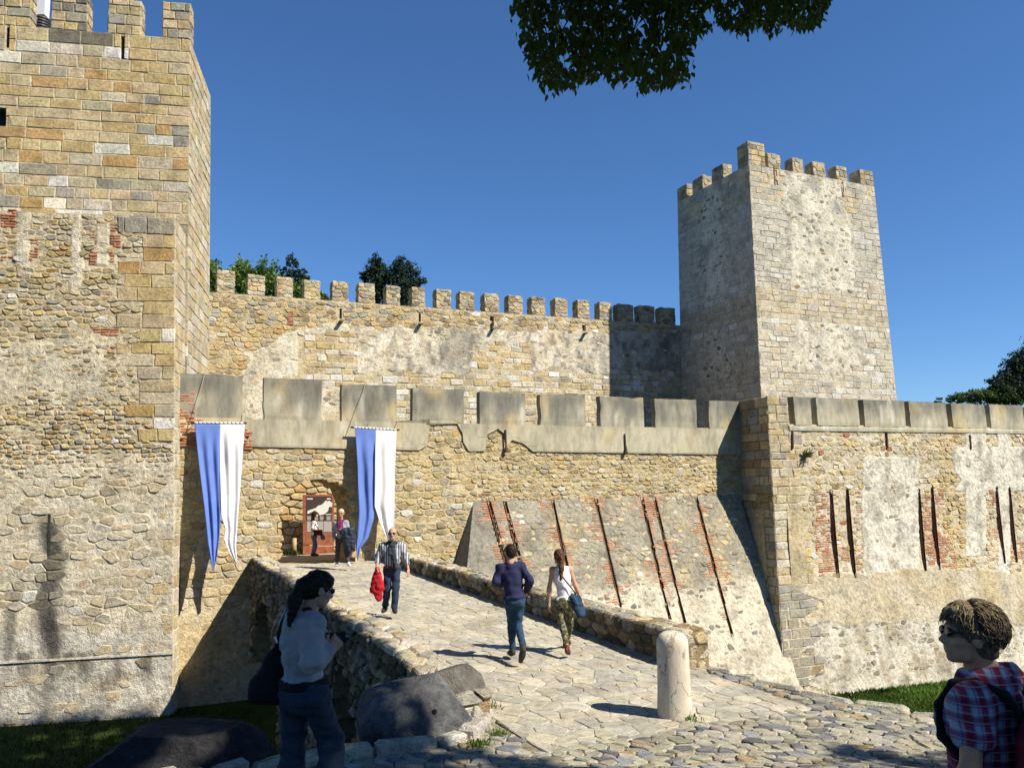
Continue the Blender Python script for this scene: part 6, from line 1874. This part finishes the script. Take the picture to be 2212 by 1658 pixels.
# ---- woman with the pink scarf at the gate
Y = 24.8
J = dict(head=Q(742, 1116, Y - .05), neck=Q(742, 1130, Y), shR=Q(730, 1136, Y), shL=Q(753, 1136, Y + .02), elR=Q(727, 1153, Y + .02), elL=Q(758, 1152, Y), wrR=Q(726, 1169, Y - .04), wrL=Q(747, 1153, Y - .24),
         hipR=Q(736, 1171, Y), hipL=Q(750, 1171, Y), knR=Q(735, 1198, Y - .02), knL=Q(754, 1199, Y - .12), anR=Q(733, 1222, Y + .05), anL=Q(758, 1223, Y - .2), toR=Q(733, 1229, Y - .16), toL=Q(761, 1229, Y - .40))
root, D = person('pale blonde woman in grey cardigan with pink scarf, stepping out of the gateway', tuple(Q(745, 1229, Y)), J, .99, (-.05, -1, -.12), female=True, res=.018)
shirt(root, D, M_GREYJ, 'cardigan', hem=.98, sleeves=.95, fold=.006, seed=7); trousers(root, D, M_PLUM, 'trousers', top=.9, flare=1.25, length=.86, seed=8); shoes(root, D, M_WSHOE)
hair(root, D, M_HBLOND, faceclear=.095, vol=1.02); eyes(root, D); glasses(root, D, plain('red_glasses', (.25, .03, .04), .3, 0, 5, 0), name='glasses')
sp = D['sp']
M_PINK, t, b = pattern('pink_scarf'); t.links.new(mixf(t, ramp(t, noise_fac(t, 25, 3, .6), (.42, 0.0), (.58, 1.0)), (.24, .02, .10), (.06, .02, .06)), b.inputs['Base Color'])
body_obj('scarf', [sdf_mesh([c_prim(sp(-.08, -.05, .05), sp(-.08, .05, .05), .06), c_prim(sp(-.06, 0, -.05), sp(-.08, -.05, .04), .05), c_prim(sp(-.06, 0, -.05), sp(-.08, .05, .04), .05), c_prim(sp(.0, -.02, .12), sp(.38, -.03, .18), .06, .055), c_prim(sp(0, .03, .12), sp(.42, .04, .18), .055, .05)], .014, .02, fold=folds(.008, 60, 4))], M_PINK, root)
sheet([(Q(746, 1156, 24.5), Q(766, 1152, 24.55), .10, .09), (Q(752, 1156, 24.5), Q(756, 1186, 24.52), .10, .10), (Q(762, 1154, 24.5), Q(767, 1190, 24.52), .10, .09), (Q(756, 1170, 24.5), Q(760, 1194, 24.5), .11, .08)], M_COAT, 'dark_coat', 'dark blue coat draped over the arm of the woman with the pink scarf', 'coat', fold=.009, ff=50, seed=3, res=.016)
# ---- girl by the panel
Y = 30.85
J = dict(head=Q(686, 1119, Y), neck=Q(684, 1131, Y), shL=Q(680, 1137, Y + .16), shR=Q(684, 1137, Y - .16), elL=Q(684, 1151, Y + .2), elR=Q(679, 1151, Y - .2), wrL=Q(694, 1152, Y + .08), wrR=Q(691, 1152, Y - .12),
         hipL=Q(684, 1166, Y + .08), hipR=Q(684, 1166, Y - .08), knL=Q(687, 1186, Y + .08), knR=Q(684, 1186, Y - .08), anL=Q(684, 1202, Y + .1), anR=Q(680, 1203, Y - .1), toL=Q(692, 1207, Y + .1), toR=Q(688, 1208, Y - .1))
root, D = person('young woman with long black hair and white shirt reading beside the information panel', tuple(Q(684, 1208, Y)), J, .93, (.95, .25, -.1), female=True, res=.018)
shirt(root, D, M_WTOP, 'shirt', hem=.95, sleeves=.4, fold=.005, seed=9); trousers(root, D, M_LTDENIM, 'jeans', top=.88, flare=1.0, seed=10); shoes(root, D, M_LEATHER)
hair(root, D, M_HDARK, extra=[lambda E, C_, W: c_prim(W(0, -.07, 0), W(0, -.09, -.30), .075, .05), lambda E, C_, W: c_prim(W(.06, -.02, -.02), W(.06, .0, -.26), .035, .025)], vol=1.05)
bag = thing('handbag', tuple(Q(692, 1162, 30.6)), 'brown shoulder bag worn by the young woman at the information panel', 'bag')
MB().box(Q(692, 1158, 30.6), (.30, .12, .2)).build('bag_body', M_LEATHER, bag)
MB().tube([Q(684, 1137, 30.65), Q(693, 1150, 30.55), Q(694, 1156, 30.6)], .015, 6).build('strap', M_BLACK, bag)
sheet([(Q(696, 1158, 30.75), Q(704, 1168, 30.7), .05, .06), (Q(698, 1160, 30.7), Q(702, 1172, 30.65), .05, .05)], M_GREYJ, 'grey_jacket', 'grey jacket hung over the bag of the young woman at the panel', 'jacket', fold=.015, res=.016)

# ---- woman taking pictures, in the shade on the left
Y = 5.0
J = dict(head=Q(693, 1281, Y), neck=Q(671, 1325, Y), shL=Q(638, 1350, Y + .14), shR=Q(677, 1362, Y - .12), elL=Q(668, 1428, Y + .30), elR=Q(679, 1438, Y - .20), wrL=Q(716, 1408, Y + .12), wrR=Q(714, 1417, Y - .10),
         handL=Q(733, 1388, Y + .10), handR=Q(733, 1394, Y - .06), hipL=Q(645, 1500, Y + .09), hipR=Q(681, 1504, Y - .07), knL=Q(634, 1668, Y + .10), knR=Q(722, 1612, Y + .10), anL=Q(630, 1822, Y + .05), anR=Q(712, 1772, Y - .08), toL=Q(668, 1842, Y + .15), toR=Q(755, 1790, Y + .05))
root, D = person('dark haired woman with ponytail in off white jumper, holding a camera in the shade', tuple(Q(670, 1850, Y)), J, .97, (.80, .55, -.30), female=True, res=.011, curlL=.9, curlR=.9, palmL=(.2, -.8, .5), palmR=(-.1, .9, .4), slim=.85, hs=.87)
shirt(root, D, M_OFFW, 'jumper', hem=.90, sleeves=.93, res=.010, infl=.016, fold=.010, ff=62, sl_r=1.04, seed=11)
M_DJ = cloth('grey_blue_denim', (.026, .042, .062), .25, 60)  # denim darkened like the jumper, for the tree shade
trousers(root, D, M_DJ, 'jeans', top=.80, flare=1.25, length=1.0, res=.010, fold=.009, ff=55, seed=12); shoes(root, D, M_SHOE); belt(root, D, M_BLACK, .875, .024, .030)
body_obj('collar', [sdf_mesh([c_prim(D['sp'](-.055, -.07, -.02), D['sp'](-.055, .07, -.02), .050), c_prim(D['sp'](-.04, 0, -.05), D['sp'](-.04, 0, .05), .052)], .010, .02)], cloth('pale_blue_shirt', (.25, .3, .42)), root)
hair(root, D, M_HDARK, extra=[lambda E, C_, W: C_((0, -.10, .03), (0, -.135, -.0), .032), lambda E, C_, W: c_prim(W(0, -.125, .01), W(.0, -.145, -.12), .034, .040), lambda E, C_, W: c_prim(W(.0, -.145, -.10), W(.01, -.135, -.27), .040, .015), lambda E, C_, W: E((0, .03, .07), (.075, .06, .05))], res=.007, faceclear=.088, fold=.004)
glasses(root, D)
cm = thing('camera', tuple(Q(722, 1400, 5.15)), 'small black camera in the hands of the dark haired woman', 'camera')
MB().box(Q(731, 1386, 4.98), (.10, .05, .065), ax=((.8, .55, 0), (-.55, .8, 0), (0, 0, 1))).build('camera_body', M_BLACK, cm)
MB().tube([Q(731, 1386, 4.98), np.array(Q(731, 1386, 4.98)) + np.array((.05, .055, -.005))], .028, 14).build('lens', M_GLASS, cm)
MB().tube([Q(715, 1393, 5.15), Q(704, 1365, 5.2), Q(690, 1335, 5.1), Q(672, 1322, 4.9), Q(648, 1330, 4.96)], .009, 6).build('neck_strap', M_BLACK, cm)
bagr = thing('shoulder_bag', tuple(Q(585, 1530, 5.05)), 'black shoulder bag hanging behind the woman with the camera', 'bag')
body_obj('bag_body', [sdf_mesh([c_prim(Q(598, 1418, 5.12), Q(604, 1480, 5.12), .03, .07), c_prim(Q(585, 1440, 5.12), Q(568, 1500, 5.12), .035, .07), c_prim(Q(566, 1502, 5.12), Q(606, 1508, 5.12), .065, .065)], .012, .05, fold=folds(.006, 40, 2))], M_BLACK, bagr)
MB().tube([Q(600, 1420, 5.12), Q(604, 1390, 5.1), Q(614, 1355, 5.02), Q(628, 1326, 5.0), Q(642, 1316, 5.08)], .014, 6).build('strap', M_BLACK, bagr)
MB().tube([Q(598, 1385, 5.06), Q(603, 1398, 5.06)], .012, 8).build('buckle', plain('steel_ring', (.5, .5, .5), .3, metal=1), bagr)

# ---- woman in plaid at the right edge
Y = 3.05
hipc = Q(2140, 1745, Y)
fd = nrm((-.72, .69, 0)); lf_ = np.array([-fd[1], fd[0], 0])
sc_ = Q(2146, 1500, Y)
J = dict(head=Q(2108, 1381, Y - .02), neck=Q(2135, 1452, Y), shL=sc_ + lf_ * .175 + np.array([0, 0, -.015]), shR=sc_ - lf_ * .175, hipL=np.array(hipc) + lf_ * .085, hipR=np.array(hipc) - lf_ * .085)
J['elL'] = Q(2112, 1690, Y - .20); J['wrL'] = drop(J['elL'], -.16) + fd * .17; J['elR'] = J['shR'] + np.array([.03, .03, -.29]); J['wrR'] = drop(J['elR'], -.18) + fd * .15
for s_, o in (('L', .085), ('R', -.085)):
    J['kn' + s_] = drop(hipc, -.40) + lf_ * o + fd * .03; J['an' + s_] = drop(hipc, -.80) + lf_ * o; J['to' + s_] = drop(hipc, -.85) + lf_ * o + fd * .15
root, D = person('short haired woman in plaid shirt and sunglasses at the right edge, wearing a backpack', tuple(drop(hipc, -.87)), J, .97, (-.985, .12, .09), up=(.08, 0, 1), hs=.86, female=True, res=.010, skin=M_SKIN2)
m, t, b = pattern('plaid_cotton')
ax1 = tuple(nrm(fd * .8 + lf_ * .6)); ax2 = (0.05, 0.03, 1)
g1, g2 = sine_axis(t, ax1, 19), sine_axis(t, ax2, 19); g3, g4 = sine_axis(t, ax1, 38), sine_axis(t, ax2, 38)
c = mixf(t, ramp(t, g1, (.2, 0.0), (.8, 1.0)), (.24, .03, .065), (.27, .33, .44)); c = mul(t, c, mixf(t, ramp(t, g2, (.2, 0.0), (.8, 1.0)), (.6, .3, .4), (1.0, 1.0, 1.0)))
c = mixf(t, ramp(t, g3, (.90, 0.0), (.97, .7)), c, (.04, .04, .10)); c = mixf(t, ramp(t, g4, (.90, 0.0), (.97, .4)), c, (.42, .40, .46))
t.links.new(c, b.inputs['Base Color']); bump(t, b, ((noise_fac(t, 14, 3, .6), .5),), .02)
shirt(root, D, m, 'shirt', hem=1.0, sleeves=.21, res=.009, infl=.014, fold=.010, ff=34, sl_r=1.05, seed=13)
sp = D['sp']
body_obj('collar', [sdf_mesh([c_prim(sp(-.09, -.075, -.035), sp(-.115, .0, -.075), .030), c_prim(sp(-.115, 0, -.075), sp(-.09, .075, -.035), .030), c_prim(sp(-.09, .075, -.035), sp(-.02, .06, .09), .028, .02), c_prim(sp(-.09, -.075, -.035), sp(-.02, -.06, .09), .028, .02)], .008, .02, fold=folds(.003, 50, 1))], m, root)
trousers(root, D, M_DKDENIM, 'trousers', res=.016); shoes(root, D, M_SHOE); glasses(root, D)
hr_ = hair(root, D, M_HMIX, vol=1.02, faceclear=.092, res=.007, fold=.007, ff=95, extra=[lambda E, C_, W: E((0, -.062, .045), (.08, .065, .075)), lambda E, C_, W: E((0, .045, .085), (.07, .058, .042)), lambda E, C_, W: E((0, -.06, -.06), (.06, .04, .045))])
rr = random.Random(5)
m = MB(); W = D['W']                                        # loose curls over the crown
for i in range(1500):
    a, e_ = rr.uniform(-math.pi, math.pi), rr.uniform(-.35, 1.45)
    u = np.array([math.cos(e_) * math.sin(a), math.cos(e_) * math.cos(a), math.sin(e_)])
    if u[1] > .45 and u[2] < .42: continue
    if u[1] > .1 and u[2] < -.05: continue
    p0 = np.array([u[0] * .089, -.018 + u[1] * .112 - (.012 if u[1] < 0 else 0), .038 + u[2] * .098])
    fl = np.array([u[0] * .5, -.55 + .5 * (u[1] > .2) * 2, -.55]); fl -= u * np.dot(fl, u); fl /= np.linalg.norm(fl) + 1e-6
    sd_ = np.cross(u, fl); ln = rr.uniform(.03, .065); cu = rr.uniform(-.6, .6)
    pts = [W(*(p0 + u * (.004 + .010 * math.sin(q * 3.0)) + fl * (ln * q) + sd_ * (ln * cu * q * q))) for q in (0, .25, .5, .75, 1)]
    m.tube(pts, [.0012, .0021, .0021, .0016, .0006], 4)
m.build('curls', M_HMIX, root, kind='stuff', smooth=True)
bp_ = thing('backpack', tuple(sp(.9, 0, -.25)), 'maroon backpack with black straps on the back of the woman in plaid', 'backpack')
body_obj('pack_body', [sdf_mesh([e_prim(sp(.50, -.06, -.23), (.19, .12, .27), np.stack([D['rt'], D['fw'], D['up']])), e_prim(sp(.75, -.06, -.26), (.18, .11, .20), np.stack([D['rt'], D['fw'], D['up']]))], .014, .06, fold=folds(.005, 40, 2))], cloth('maroon_nylon', (.20, .026, .032), .15, 30, .6), bp_)
for s_ in (-1, 1):
    pts = [sp(.42, s_ * .085, -.15), sp(.14, s_ * .10, -.145), sp(-.06, s_ * .115, -.085), sp(-.125, s_ * .12, .0), sp(-.07, s_ * .12, .075), sp(.15, s_ * .12, .118), sp(.42, s_ * .14, .10), sp(.62, s_ * .17, -.0), sp(.7, s_ * .14, -.14)]
    body_obj('strap', [sdf_mesh([c_prim(np.array(a) + D['rt'] * q, np.array(b_) + D['rt'] * q, .010) for a, b_ in zip(pts, pts[1:]) for q in (-.015, -.005, .005, .015)], .008, .012)], M_BLACK, bp_)
